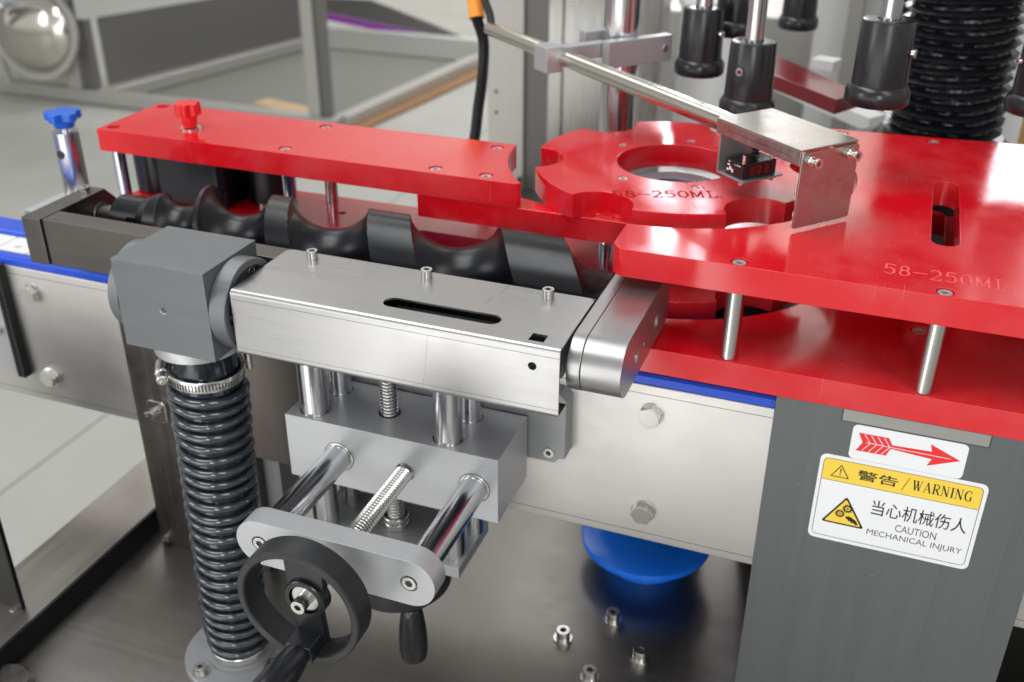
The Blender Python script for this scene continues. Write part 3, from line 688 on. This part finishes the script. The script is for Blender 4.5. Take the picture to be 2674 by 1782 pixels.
bm = new(); lathe(bm, [(0, 0), (36, 0), (36, 9), (35, 9.8), (0, 9.8)], (-280.1, -84, 57.5), (-1, 0, 0), 72); obj('flange', bm, GBOX, gb)
bm = new(); lathe(bm, [(0, 0), (35, 0), (35.5, 1), (35.5, 9), (34.6, 9.6), (0, 9.6)], (-238, -84, 21), (0, 0, -1), 64); obj('flange', bm, ALUL, gb)
bm = new(); cyl(bm, (-199, -84, 57.5), (-170, -84, 57.5), 10, 28); obj('output_shaft', bm, CHROME, gb)

# ================================================================== HOSE
hz = thing('flexible_hose', 'dark ribbed flexible hose standing vertically from the gearbox down to the table', 'hose', (-226, -112, -300))
def cl_(t):   # centre line of the hose from top (0) to foot (1)
    z = 8-290*t; s_ = t*t*(3-2*t)
    return Vector((-237+15*(.35*t+.65*s_), -84-29*s_, z))
N = 64; NA = 40; rings = []; bm = new()
for i in range(N+1):
    t = i/N; c = cl_(t); r = 28.0-3.0*t-(2.0*math.exp(-((t)/.05)**2))
    rings.append([bm.verts.new((c.x+r*cos(2*pi*k/NA), c.y+r*sin(2*pi*k/NA), c.z)) for k in range(NA)])
for A, B in zip(rings, rings[1:]):
    for k in range(NA): bm.faces.new((A[k], A[(k+1) % NA], B[(k+1) % NA], B[k]))
obj('hose_body', bm, HOSE, hz)
pts = []; turns = 24; per = 40
for i in range(turns*per+1):
    t = .090+.880*i/(turns*per); a = 2*pi*i/per; c = cl_(t); jit = 1+.012*sin(a*.37)+.01*sin(a*.11+1)
    r = (29.6-3.4*t)*jit*min(1, .90+.1*min(1, i/per)); pts.append((c.x+r*cos(a), c.y+r*sin(a), c.z+.8*sin(a*.71)+.6*sin(a*.23+2)+.4*sin(a*1.37)))
bm = new(); sweep(bm, pts, 4.4, 12, True, lambda i: (3.75+.3*sin(i*.05)+.22*sin(i*.31)+.15*sin(i*.83))*(1-.2*i/1000)); obj('spiral_rib', bm, RIB, hz)
cz = -11.5; hc = cl_(.067)
bm = new(); lathe(bm, [(28.2, 0), (31, -.5), (31.2, 0), (31.2, 8.6), (31, 9), (28.2, 8.8)], (hc.x, hc.y, cz-5), (.05, .03, 1), 64, True); bd = obj('clamp_band', bm, BOLT, hz)
bm = new()
for i in range(34):
    a = radians(-128+i*4.9); cs, sn = cos(a), sin(a)
    f = lambda u, v, w: (hc.x+(31.22+w)*cs-u*sn, hc.y+(31.22+w)*sn+u*cs, cz-.6+v)
    box(bm, -.55, .55, -2.9, 2.9, -.5, .12, f)
o = obj('band_slots', bm, SOCK, bd); o['kind'] = 'stuff'
bm = new(); ca = radians(-150); px, py = hc.x+32*cos(ca), hc.y+32*sin(ca)
cyl(bm, (px-7, py+8, cz+3), (px+2, py-6, cz+1), 6.2, 20, 1.2); cyl(bm, (px+1, py-4, cz+1), (px+6, py-12, cz-1), 5.0, 20, 1.2); box(bm, px+4.6, px+6.6, py-14, py-9, cz-1.8, cz-.8)
obj('clamp_screw', bm, BOLT, hz, .3)
bm = new(); cyl(bm, (-212, -60, 20), (-211, -60, -18), 3.2, 16); obj('rod', bm, BOLT, hz)
# foot of the hose
ft = cl_(1)
bm = new(); lathe(bm, [(22, 0), (26.6, 0), (27, .5), (27, 7.4), (26.6, 8), (22, 8)], (ft.x, ft.y, -286), (0, 0, 1), 56, True); bd2 = obj('clamp_band', bm, BOLT, hz)
hfl = thing('hose_foot_flange', 'round grey flange bolted on the table under the foot of the ribbed hose', 'flange', (ft.x, ft.y, -300))
bm = new(); lathe(bm, [(0, 0), (50, 0), (51, 1), (51, 9), (50, 10.4), (0, 10.4)], (ft.x, ft.y, -299.8), (0, 0, 1), 72); obj('disc', bm, ALU, hfl)
bm = new(); lathe(bm, [(0, 0), (30.5, 0), (30.5, 3.2), (0, 3.2)], (ft.x, ft.y, -289.4), (0, 0, 1), 48); obj('collar', bm, ALU, hfl)
for a in (-115, -15, 65, 155):
    x, y = ft.x+41.5*cos(radians(a)), ft.y+41.5*sin(radians(a))
    bm = new(); lathe(bm, [(3, 0), (8, 0), (8, 1.4), (3, 1.4)], (x, y, -289.3), (0, 0, 1), 28, True); obj('washer', bm, BOLT, hfl)
    screw(hfl, (x, y, -287.9), (0, 0, 1), 5, 6, 2.7)

# ================================================================== ADJUSTING UNIT
ab = thing('adjusting_block', 'grey machined block sliding on two horizontal and four vertical chrome rods', 'slide block', (-71, -53, -97))
hb = [(circ(x, -68, 13.2, 40), 1.4) for x in (-117, 1)]+[(circ(-58, -68, 8.0, 28), 5)]
bm = new()
f = lambda u, v, w: (u, w, v)
prism(bm, [(-164, -97), (21, -97), (21, -37.5), (-164, -37.5)], -20, -86, f, hb); obj('block', bm, ALUL, ab, .45)
VR = [(-144, -71), (-26, -71), (-139.5, -36.5), (-21.5, -37)]
for x, z in ((-117, -68), (1, -68)):
    bm = new(); lathe(bm, [(11.1, 0), (13, 0), (13, .7), (12.2, .9), (11.8, .5), (11.1, .5)], (x, -86, z), (0, -1, 0), 56, True); obj('bearing_ring', bm, BOLT, ab)
for x, y in VR:
    bm = new(); R = 12.6 if y < -60 else 10.5
    lathe(bm, [(R-2, 0), (R, 0), (R, .35), (R-1, .5), (R-2, .2)], (x, y, -37.5), (0, 0, 1), 56, True); obj('bearing_ring', bm, SOCK if False else STEELZ, ab)
for i, (x, y) in enumerate(VR):
    bm = new(); r = 11.2 if y < -60 else 9.2; cyl(bm, (x, y, -152), (x, y, 34), r, 48); obj('vertical_rod', bm, CHROME, ab)
bm = new(); threaded(bm, (-85.5, -54, -151), (-85.5, -54, 33), 7.2, 2.1, 28, .8); obj('vertical_spindle', bm, BOLT, ab)
bm = new(); lathe(bm, [(7, 0), (9.2, 0), (9.2, .25), (7, .25)], (-85.5, -54, -37.6), (0, 0, 1), 36, True); obj('spindle_hole', bm, SOCK, ab)
for x in (-117, 1):
    bm = new(); cyl(bm, (x, -184, -68), (x, -22, -68), 11.2, 48); obj('horizontal_rod', bm, CHROME, ab)
bm = new(); threaded(bm, (-58, -184, -68), (-58, -86.5, -68), 7.4, 2.1, 28, .8); obj('horizontal_spindle', bm, BOLT, ab)
# upper inner clamp plate that the rods enter
bm = new(); box(bm, -160, 2, -84, -30, 30.5, 40); obj('top_plate', bm, ALU, ab, .5)
# lower plate
bm = new(); prism(bm, [(-157, -87.5), (-13, -87.5), (-13, -22), (-157, -22)], -162.5, -151.6, 'z'); obj('bottom_plate', bm, ALU, ab, .6)
bm = new()
lathe(bm, [(7.3, 0), (10.5, 0), (11, .6), (11, 5.4), (10.5, 6), (7.3, 6)], (-85.5, -54, -151.5), (0, 0, 1), 40, True); lathe(bm, [(7.3, 0), (10.5, 0), (11, .6), (11, 4.4), (10.5, 5), (7.3, 5)], (-85.5, -54, -144.9), (0, 0, 1), 40, True); obj('lock_nut', bm, BOLT, ab)
# end plate
ep = thing('end_plate', 'long rounded aluminium end plate joining the two horizontal rods in front', 'end plate', (-58, -193, -88))
hs = [(circ(x, -68, 6.6, 32), 3.2) for x in (-117, 1)]
bm = new(); prism(bm, stad(-117, 1, -68, 19.3, 22), -184, -202, 'y', hs); obj('plate', bm, ALUL, ep, .8)
for x in (-117, 1): screw(ep, (x, -198.9, -68), (0, -1, 0), 5.3, 3.6, 2.9)

# handwheels ---------------------------------------------------------
def handwheel(name, label, c, axis_y, ang):
    """c = centre of rim front face; local frame: w towards the user"""
    t = thing(name, label, 'handwheel', c, 'black handwheels of the adjusting unit')
    C0 = Vector(c)
    if axis_y: f = lambda u, v, w: (C0.x+u, C0.y-w, C0.z+v); ax = (0, -1, 0)
    else: f = lambda u, v, w: (C0.x+u, C0.y+v, C0.z-w); ax = (0, 0, -1)
    bm = new(); lathe(bm, [(39.6, -18.5), (45, -20), (46, -18.5), (46, -1.2), (45, -.1), (41.2, -.1), (40.2, -1)], c, ax, 96, True); obj('rim', bm, BLKPL, t)
    ca, sa_ = cos(radians(ang)), sin(radians(ang))
    g = lambda u, v, w: f(u*ca-v*sa_, u*sa_+v*ca, w)
    # tapered spoke web along local v from -40.6 to 40.6
    bm = new(); L = [(9.5, 0), (12.5, -40.2), (-12.5, -40.2), (-9.5, 0), (-14.5, 39.9), (14.5, 39.9)]
    prism(bm, [(-13.6, 0), (-10, -13), (-12.2, -38.2), (12.2, -38.2), (10, -13), (13.6, 0), (15, 38), (-15, 38)], -18.6, -12.5, g); obj('spoke', bm, BLKSM, t, .8)
    bm = new(); lathe(bm, [(11.2, -9.3), (14.4, -9.3), (15.2, -10), (15.6, -19), (0, -19), (0, -13), (11, -13)], c, ax, 56); obj('hub', bm, BLKSM, t)
    bm = new(); lathe(bm, [(0, -13.2), (10.4, -13.2), (10.4, -11.8), (10, -11.4), (0, -11.4)], c, ax, 48); w_ = obj('washer', bm, BOLT, t)
    p_ = f(0, 0, -11.4); s = screw(t, p_, ax, 5.2, 10, 2.6)
    # handle socket and handle
    bm = new(); prism(bm, [(-9.5, -29), (9.5, -29), (10.8, -41), (-10.8, -41)], -14, 4.2, g, [([(-5, -31.5), (5, -31.5), (5, -37), (-5, -37)], 6)]); obj('handle_socket', bm, BLKSM, t, 1.0)
    hp = Vector(g(0, -35.5, 0)); d = Vector(f(0, 0, 1))-Vector(f(0, 0, 0))
    bm = new(); lathe(bm, [(0, 3.2), (7.6, 3.2), (8.6, 4.6), (9.8, 10), (11.8, 26), (12.6, 40), (12.6, 54), (11.2, 60.5), (0, 62)], hp, d, 40); obj('handle', bm, BLKSM, t)
    return t
handwheel('handwheel', 'black front handwheel with its handle pointing at the viewer, on the rounded end plate', (-58, -250.5, -68.8), True, 0)
handwheel('handwheel', 'black lower handwheel lying flat under the slide block with its handle hanging down', (-85.5, -54, -211), False, 42)
bm = new(); cyl(bm, (-58, -202, -68), (-58, -236, -68), 7, 24); obj('wheel_shaft', bm, BOLT, ep)
bm = new(); cyl(bm, (-85.5, -54, -162), (-85.5, -54, -196), 7, 24); obj('wheel_shaft', bm, BOLT, ab)

# blue pad and table screws
bm = new(); lathe(bm, [(0, 0), (63, 0), (66, 1.2), (66.6, 4), (65.6, 7.4), (62, 9), (40, 10), (0, 10.5)], (91.5, 151, -273), (0, 0, 1), 72)
lathe(bm, [(0, 0), (42, 0), (42, 27), (0, 27)], (91.5, 155, -299.8), (0, 0, 1), 40)
tag(obj('blue_round_pad', bm, BLUED), 'shiny blue round pad on the table half hidden below the conveyor', 'pad')
ts = thing('table_screw', 'x', 'screw', (47.4, 13.7, -300), 'socket screws standing on the table')
bm = new(); lathe(bm, [(4, 0), (9, 0), (9, 1.6), (4, 1.6)], (47.4, 13.7, -299.95), (0, 0, 1), 32, True); obj('washer', bm, BOLT, ts)
screw(ts, (47.4, 13.7, -298.3), (0, 0, 1), 6.4, 9.5, 3.3)
ts['label'] = 'left screw of the four socket screws standing on the table'
for (x, y), lab in (((84.8, 54), 'rear screw of the four on the table, nearest the blue pad'), ((121.5, 14.8), 'right screw of the four socket screws on the table'), ((85.4, -24.7), 'front screw of the four socket screws on the table, at the bottom edge')):
    dup(ts, (x, y, -300), lab)

# ================================================================== SENSOR + PIPE
A0 = radians(-40.6); ux, uy = cos(A0), sin(A0); vx, vy = -uy, ux
P0 = (124, 137)
def sf_(u, v, w): return (P0[0]+u*ux+v*vx, P0[1]+u*uy+v*vy, w)
sb = thing('sensor_bracket', 'bent stainless sensor hood straddling the star wheel on the end of the tube', 'bracket', (180, 130, 116))
Lb, Wb, zt2, zb2 = 97, 57, 176.5, 115.2
bm = new(); prism(bm, [(0, 0), (Lb, 0), (Lb, Wb), (0, Wb)], zt2-1.5, zt2, sf_); obj('hood_top', bm, SHEETM, sb, .6)
bm = new(); fr2 = lambda a, b, w: sf_(w, a, b)
prism(bm, rrect(0, Wb, zb2, zt2-2.6, 2.5), Lb, Lb+1.6, fr2); obj('end_panel', bm, SHEETM, sb, .4)
bm = new(); fr3 = lambda a, b, w: sf_(a, w, b)
prism(bm, [(0, zt2-12.5), (Lb-.5, zt2-12.5), (Lb-.5, zt2-1.4), (0, zt2-1.4)], 0, 1.5, fr3); prism(bm, [(0, zt2-12.5), (Lb-.5, zt2-12.5), (Lb-.5, zt2-1.4), (0, zt2-1.4)], Wb-1.5, Wb, fr3); obj('side_lip', bm, SHEETM, sb, .4)
bm = new(); box(bm, 14, Lb-12, -.1, .02, zt2-7.3, zt2-6.9, sf_); obj('seam', bm, SOCK, sb)
bm = new(); prism(bm, rrect(4, 46, 131, zt2-2, 2), 0.2, 1.7, fr2); box(bm, .2, 34, 4, 46, 130, 131.6, sf_); obj('sensor_shelf', bm, ALU, sb, .5)
for v in (9, Wb-9):
    a = Vector(sf_(Lb+1.6, v, zt2-9)); d = Vector((ux, uy, 0)); bm = new(); cyl(bm, a-d*.5, a+d*6.5, 2.3, 20); cyl(bm, a+d*.1, a+d*2, 4.2, 20); obj('stud', bm, BOLT, sb)
    screw(sb, a+d*6.5, d, 4, 2.2, 2.1)
bm = new(); v_ = random.Random(3)
for i in range(18): box(bm, Lb-1.6, Lb-.2, 1+v_.random(), 3.5, 118+i*2.2, 119.2+i*2.2+v_.random(), sf_)
obj('sealant_edge', bm, WHITEP, sb)
sn = thing('fibre_sensor', 'small black sensor with red digital display on the shelf under the hood', 'sensor', (150, 125, 132))
bm = new(); box(bm, 9, 30, 6, 41, 131.8, 144.5, sf_); obj('case', bm, BLKSM, sn, .7)
bm = new(); box(bm, 30.0, 30.25, 11, 37, 133.8, 142.4, sf_); obj('display_window', bm, BLACKR, sn)
bm = new()
for i, v in enumerate((13.5, 20.5, 28.5)):
    for (a, b, c, d) in ((0, 4, 0, .8), (0, 4, 2.8, 3.6), (0, 4, 5.6, 6.4), (3.2, 4, 0, 6.4), (0, .8, 0, 3.6) if i else (0, .8, 2.8, 6.4)):
        box(bm, 30.2, 30.45, v+a, v+b, 134.9+c, 134.9+d, sf_)
obj('led_digits', bm, LED, sn)
bm = new()
for (a, b, c, d) in ((10.5, 13, 135, 137), (13.6, 16, 136, 139), (11, 14, 139.5, 140.8), (16.5, 18.5, 134.5, 137.5), (19.5, 20.3, 141, 142), (22, 27, 141.6, 142.2), (12, 14, 142.4, 143.2)): box(bm, a, b, 5.9, 6.02, c, d, sf_)
obj('printed_marks', bm, DIGW, sn)
for u, v in ((27.5, 8.5), (27.5, 38)):
    bm = new(); p0_ = Vector(sf_(u, v, 126.5)); cyl(bm, p0_, p0_+Vector((0, 0, 25)), 1.6, 14); cyl(bm, p0_, p0_+Vector((0, 0, 3)), 3, 14); obj('screw', bm, BOLT, sn)
bm = new()
pts = [sf_(16, 30, 146+i*.8) for i in range(30)]; sweep(bm, pts, 3, 12, True, lambda i: 3.2 if i % 4 < 2 else 2.4); obj('cable_gland', bm, BLACKR, sn)

tb = thing('support_tube', 'warm toned stainless tube sloping across to the sensor hood', 'tube', (-30, 290, 166))
a = Vector((-189, 431, 166)); b = Vector((139, 149.5, 166)); d = (b-a).normalized()
bm = new(); lathe(bm, [(6, 0), (7.9, 0), (7.9, (b-a).length), (6, (b-a).length)], a, d, 36, True); obj('tube', bm, PIPEM, tb)
bm = new(); n_ = Vector((-d.y, d.x, 0)); a2 = a+d*120+n_*10.5+Vector((0, 0, 1)); b2 = b+n_*10.5+Vector((0, 0, 1)); cyl(bm, a2, b2, 4.0, 24); obj('side_rod', bm, CHROME, tb)
def pf(u, v, w): q = Vector((-27, 400, 0)); return (q.x+u*d.x+v*n_.x, q.y+u*d.y+v*n_.y, w)
cp = thing('pole_clamp', 'grey aluminium cross clamp joining the stainless tube to the chrome pole', 'clamp', (-27, 400, 155))
bm = new(); box(bm, 20.5, 33, -38, 42, 153, 180, pf); obj('clamp_half', bm, ALUL, cp, .8)
bm = new(); box(bm, -33, -20.5, -32, 36, 153, 180, pf); obj('clamp_half', bm, ALUL, cp, .8)
bm = new(); box(bm, 6, 19, -86, -30, 162, 177, pf); box(bm, -5, 21, -104, -84.5, 153, 178.5, pf); obj('arm', bm, ALUL, cp, .8)
p1 = Vector(pf(33, 33, 167)); bm = new(); cyl(bm, p1, p1+d*1.2, 3.6, 20); obj('screw', bm, BOLT, cp)
bm = new(); cyl(bm, (-27, 400, -298), (-27, 400, 700), 19.2, 64)
tag(obj('chrome_pole', bm, CHROME, origin=(-27, 400, -300)), 'thick vertical chrome pole behind the star wheel', 'pole')

# ================================================================== CAPPING HEADS
def head():
    t = thing('capping_head', 'x', 'capping head', (0, 0, 0), 'black capping heads hanging round the bellows')
    bm = new(); lathe(bm, [(0, 0), (24, 0), (25.6, 1.5), (26.2, 3), (26.2, 11.5), (23.4, 16), (22.6, 16.5), (21.2, 66), (20.4, 68), (18.8, 68.6), (9.6, 68.6), (9.6, 67.8), (0, 67.8)], (0, 0, 0), (0, 0, 1), 64); obj('cup', bm, BLKSM, t)
    bm = new(); cyl(bm, (0, 0, 67), (0, 0, 420), 8.6, 36); obj('rod', bm, CHROME, t)
    screw(t, (-1, -22.2, 44), (0, -1, 0), 3.6, 3.0, 1.9)
    return t
h0 = head(); h0.location = Vector((54, 420, 140))*S; h0['label'] = 'capping head nearest the chrome pole, leftmost black cup'; h0.rotation_euler = (0, 0, radians(70))
for loc, lab, rz in (((124, 303, 135), 'black capping head directly above the sensor hood with screw facing front', -14), ((240, 222, 178), 'big black capping head just left of the bellows', 75),
                     ((116, 775, 124), 'capping head hanging highest at the back between the white panels', 60), ((80, 475, 172), 'capping head hidden behind the two left cups', 30),
                     ((372, 318, 158), 'capping head cut by the right edge of the picture', -70), ((440, 620, 165), 'capping head behind the bellows at upper right', 60)):
    dup(h0, loc, lab, (0, 0, radians(rz)))
bl = thing('bellows', 'black pleated vinyl bellows round the central column behind the guide plate', 'bellows', (305, 468, 60))
bm = new(); pr_ = []
rg = random.Random(5)
NB = 96; rows = []
for i in range(34):
    z = 92+i*11.0+.0*rg.random(); sag = 3.0*sin(i*.8)
    for rr, dz in ((49, 0), (53.5, 2.6), (57.5+rg.random()*1.5, 5.0), (55.0, 7.0), (50, 9)):
        rows.append([(rr+.5*sin(k*.9+i*2.1)+.35*sin(k*2.7+i), z+dz+2.4*sin(2*pi*k/NB+.6+i*.09)+.7*sin(2*pi*3*k/NB+i)) for k in range(NB)])
cx0, cy0 = 305, 468; rv = []
for j, r_ in enumerate(rows):
    rv.append([bm.verts.new((cx0+r_[k][0]*cos(2*pi*k/NB), cy0+r_[k][0]*sin(2*pi*k/NB), r_[k][1])) for k in range(NB)])
for A, B in zip(rv, rv[1:]):
    for k in range(NB): bm.faces.new((A[k], A[(k+1) % NB], B[(k+1) % NB], B[k]))
obj('pleats', bm, BELL, bl)
bm = new(); lathe(bm, [(0, 0), (66, 0), (70, 4), (70, 20), (62, 28), (0, 28)], (305, 468, 62), (0, 0, 1), 64); obj('base_ring', bm, BLKSM, bl)
bm = new(); lathe(bm, [(0, 0), (95, 0), (100, 5), (100, 40), (90, 52), (0, 52)], (290, 560, -10), (0, 0, 1), 56); tag(obj('round_housing', bm, DECK), 'round dark grey housing behind the guide plate left of the bellows', 'housing')

# ================================================================== BACKGROUND BY THE MACHINE
bm = new(); box(bm, 175, 700, 215, 600, -299.8, -9); tag(obj('dark_reflection_box', bm, BLACKR, None, 2), 'dark box added on the table under the guide plates to darken reflections', 'housing')  # added dark volume, so the table top mirrors something dark
bm = new(); box(bm, 236, 410, 1640, 1700, -899.8, 1300); tag(obj('dark_reflection_column', bm, BLACKR, None, 2), 'dark column added behind the bellows to darken the red plate reflection', 'column')  # added out of view, gives the upper plate a dark band to mirror
co = thing('steel_post', 'tall brushed steel box post standing behind the machine left of the chrome pole', 'post', (-400, 1190, -900))
bm = new(); box(bm, -481, -408, 1150, 1210, -899.5, 1200); obj('front_face', bm, mat('satin_post_steel', (.56, .54, .51), .4, .6, streak='z', rvar=.04, cvar=.03, sa=300), co, 1)
bm = new(); box(bm, -407.8, -360, 1158, 1210, -899.5, 1200); obj('dark_channel', bm, SHADEM, co, 1)
bm = new(); box(bm, -359.8, -333, 1150, 1210, -899.5, 1200); obj('bright_edge', bm, STEELZ, co, 1)
bm = new(); box(bm, -332.8, -150, 1156, 1210, -899.5, 1200); obj('side_sheet', bm, STEELZ, co, 1)
bm = new()
for z in (-110, -150): cyl(bm, (-463, 1150.2, z), (-463, 1148.8, z), 3.4, 16)
obj('rivet', bm, SOCK, co)
cbx = thing('cable_conduit', 'black corrugated cable conduit with an orange sleeve hanging beside the tube end', 'cable', (-160, 330, 100))
ctrl = [(-226, 464, 215), (-217, 455, 192), (-211, 446, 173), (-199, 436, 149), (-194, 419, 114), (-192, 401, 83), (-190, 382, 49), (-193, 361, 14), (-205, 350, -80), (-230, 345, -290)]
ctrl = [(-236, 472, 250)]+ctrl
def spline(P, n=14):
    A = np.array(P, float); out_ = []
    for i in range(len(A)-1):
        p0, p1, p2, p3 = A[max(i-1, 0)], A[i], A[i+1], A[min(i+2, len(A)-1)]
        for k in range(n):
            f_ = k/n; out_.append(tuple(.5*((2*p1)+(-p0+p2)*f_+(2*p0-5*p1+4*p2-p3)*f_*f_+(-p0+3*p1-3*p2+p3)*f_**3)))
    return out_+[tuple(A[-1])]
bm = new(); sweep(bm, spline(ctrl, 26)[70:], 6.2, 12, True, lambda i: 6.8 if i % 2 else 5.8); obj('conduit', bm, CABLE, cbx)
bm = new(); sweep(bm, [tuple(ctrl[0]), tuple(ctrl[1]), tuple(ctrl[2]), tuple(ctrl[3])], 9, 18); obj('sleeve', bm, ORANGE, cbx)
bm = new(); sweep(bm, spline([(-222, 456, 250), (-209, 448, 218), (-199, 440, 196), (-191, 436, 180), (-187, 430, 168)], 8), 4.6, 12); obj('thin_cable', bm, CABLE, cbx)
# white cabinet and sloping rails behind the heads
wc = thing('white_cabinet', 'white painted cabinet with a pale upright post far behind the capping heads', 'cabinet', (300, 1900, -900))
bm = new(); box(bm, 60, 900, 1750, 2300, -899.5, 300); obj('body', bm, WHITEP, wc, 3)
bm = new(); box(bm, 128, 160, 1690, 1749, -899.5, 420); obj('upright', bm, FRAMEM, wc, 3)
bm = new(); box(bm, -300, 59, 1800, 2200, -899.5, -60); obj('low_side', bm, FRAMEM, wc, 3)
rb_ = thing('rear_red_plate', 'small dark red plate on the far side of the machine between capping heads', 'plate', (160, 560, 85))
bm = new(); prism(bm, [(60, 650), (194, 508), (216, 548), (100, 705)], 86, 103); obj('plate', bm, mat('dark_red_plastic', (.22, .008, .015), .2), rb_, 1)
bm = new(); prism(bm, [(150, 640), (178, 632), (186, 654), (157, 664)], 103.1, 116); obj('white_block', bm, WHITEP, rb_, 1)
wb = thing('white_rail', 'white sloping rail running below the dark red plate behind the hood', 'rail', (150, 800, 0))
bm = new(); prism(bm, [(66, 985), (226, 800), (246, 830), (90, 1020)], -14, 6); obj('rail', bm, WHITEP, wb, 1)
rw = thing('white_ring', 'white ring shaped duct end behind the chrome pole', 'duct', (-60, 1400, 0))
bm = new(); lathe(bm, [(50, 0), (74, 0), (78, 8), (74, 16), (50, 16)], (-78, 1300, 52), (.1, -.3, 1), 48, True); lathe(bm, [(0, 0), (70, 0), (70, -300), (0, -300)], (-78, 1300, 51), (0, 0, 1), 48); obj('ring', bm, WHITEP, rw)
bm = new(); box(bm, 430, 520, 850, 930, -299.8, 6); tag(obj('cardboard_box', bm, BROWN, None, 1), 'brown box at the right edge behind the black bellows', 'box')

# blue knob post at the left end
kp = thing('knob_post', 'slim chrome post with a blue star knob at the far left end of the conveyor', 'post', (-580, 172, -20))
bm = new(); prism(bm, circ(-581, 171, 14.2, 40), -150, 78, 'z', [(circ(-581, 171, 4, 16), 5)]); o = obj('post', bm, CHROME, kp, 1.2)
bm = new(); cyl(bm, (-581, 158, 55), (-581, 156.2, 55), 5, 20); obj('cross_hole', bm, SOCK, kp)
bm = new(); cyl(bm, (-581, 171, 74), (-581, 171, 90), 4, 20); obj('stud', bm, BOLT, kp)
starknob(kp, (-581, 171, 82), 19.5, 18, BLUEK, 5)
bm = new(); box(bm, -610, -480, 118, 190, -20, 2); obj('foot', bm, ALUL, kp, 1)
# black rollers under the rail
for (x, y, r), lab in (((-455, 160, 24), 'left black rubber roller under the long red rail'), ((-325, 170, 24), 'right black rubber roller under the long red rail')):
    bm = new(); lathe(bm, [(0, 0), (r-1, 0), (r, 1), (r, 54), (r-1, 55), (0, 55)], (x, y, 35.4), (0, 0, 1), 48)
    tag(obj('rubber_roller', bm, BLACKR, origin=(x, y, 35.4)), lab, 'roller', 'black rollers under the rail')
bm = new(); prism(bm, [(-425, 121), (-356, 121), (-350, 127), (-350, 184), (-420, 184), (-431, 172), (-431, 130)], 35.4, 86); tag(obj('rubber_block', bm, BLACKR, None, 2), 'black block between the two rollers under the red rail', 'block')

# ================================================================== FAR BACKGROUND FRAME
bf = thing('machine_stand', 'pale steel tube frame of another machine out of focus at upper left', 'frame', (-2700, 3200, -900))
def tube(x0, x1, y0, y1, z0, z1, nm='tube', m=FRAMEM): bm = new(); box(bm, x0, x1, y0, y1, z0, z1); return obj(nm, bm, m, bf, 5)
tube(-5200, -1925, 3030, 3095, -895, -835, 'front_tube')
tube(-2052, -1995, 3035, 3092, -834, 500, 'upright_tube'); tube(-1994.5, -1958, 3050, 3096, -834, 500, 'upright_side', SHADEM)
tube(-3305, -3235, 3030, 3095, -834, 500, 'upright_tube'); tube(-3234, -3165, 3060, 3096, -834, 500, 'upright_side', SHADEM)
bm = new(); prism(bm, [(-3165, 3097), (-3110, 3097), (-2815, 4400), (-2880, 4400)], -895, -835); obj('side_tube', bm, FRAMEM, bf, 5)
bm = new(); prism(bm, [(-1960, 3097), (-1900, 3097), (-1770, 4400), (-1840, 4400)], -895, -835); obj('side_tube', bm, FRAMEM, bf, 5)
tube(-2900, -1770, 4401, 4460, -895, -780, 'rear_tube', LPANEL)
bm = new(); prism(bm, [(-3164, 3130), (-3158, 3130), (-2860, 4380), (-2868, 4380)], -834, -350); obj('side_panel', bm, SHADEM, bf, 2)
bm = new(); prism(bm, [(-3125, -512), (-2440, -377), (-2300, -200), (-2300, 300), (-3165, 300), (-3165, -512)], 3010, 3028, 'y'); obj('top_sheet', bm, LPANEL, bf, 2)
bm = new(); prism(bm, [(-2772, -640), (-2500, -632), (-2131, -735), (-1880, -815), (-1990, -812), (-2170, -782), (-2778, -715)], 4480, 4500, 'y'); obj('dark_edge', bm, SHADEM, bf, 2)
bm = new(); prism(bm, [(-3100, 3160), (-1970, 3160), (-1860, 4350), (-2860, 4350)], -899.4, -898.6); obj('floor_shade', bm, mat('grey_floor_shade', (.20, .205, .185), .6), bf)  # shade on the floor under the far frame, put in as a grey patch
bm = new(); prism(bm, [(-2778, -716), (-2170, -783), (-1990, -813), (-2170, -815), (-2778, -755)], 4462, 4482, 'y'); obj('purple_strip', bm, PURPLE, bf, 2)
bm = new(); box(bm, -5200, -3306, 3100, 3130, -834, 500); obj('cabinet_face', bm, LPANEL, bf, 2)
vs = thing('round_vessel', 'shiny round metal vessel end set in the pale cabinet, upper left corner', 'vessel', (-3400, 3000, -560))
bm = new(); lathe(bm, [(0, 60), (90, 52), (150, 30), (182, 0), (190, -30), (190, -60)], (-3390, 3000, -575), (.15, -1, .1), 64); obj('bowl', bm, CRYS, vs)
bm = new(); lathe(bm, [(186, 0), (212, 0), (212, 20), (186, 20)], (-3388, 2990, -575), (.15, -1, .1), 64, True); obj('rim_ring', bm, FRAMEM, vs)
bm = new(); cyl(bm, (-3600, 2900, -470), (-3330, 2860, -420), 24, 24); cyl(bm, (-3560, 2890, -540), (-3420, 2850, -440), 16, 20); obj('handle', bm, CHROME, vs)
bm = new(); sweep(bm, [(-3640, 3000, -300), (-3650, 2995, -600), (-3620, 3000, -835)], 16, 12); obj('hose', bm, FRAMEM, vs)
bm = new(); box(bm, -3700, -3306, 3080, 3099, -834, -300); obj('dark_recess', bm, LPANEL, vs)
for q, m_, lab in (([(-2440, 3200), (-2130, 3130), (-2120, 3230), (-2420, 3300)], WOOD, 'pale timber offcut on the floor under the far frame'), ([(-1990, 3110), (-1840, 3100), (-1700, 4300), (-1790, 4300)], WOODD, 'brown timber plank on the floor beneath the sloping frame tube')):
    bm = new(); prism(bm, q, -899.5, -860 if m_ is WOOD else -885); tag(obj('timber', bm, m_, None, 2), lab, 'timber')
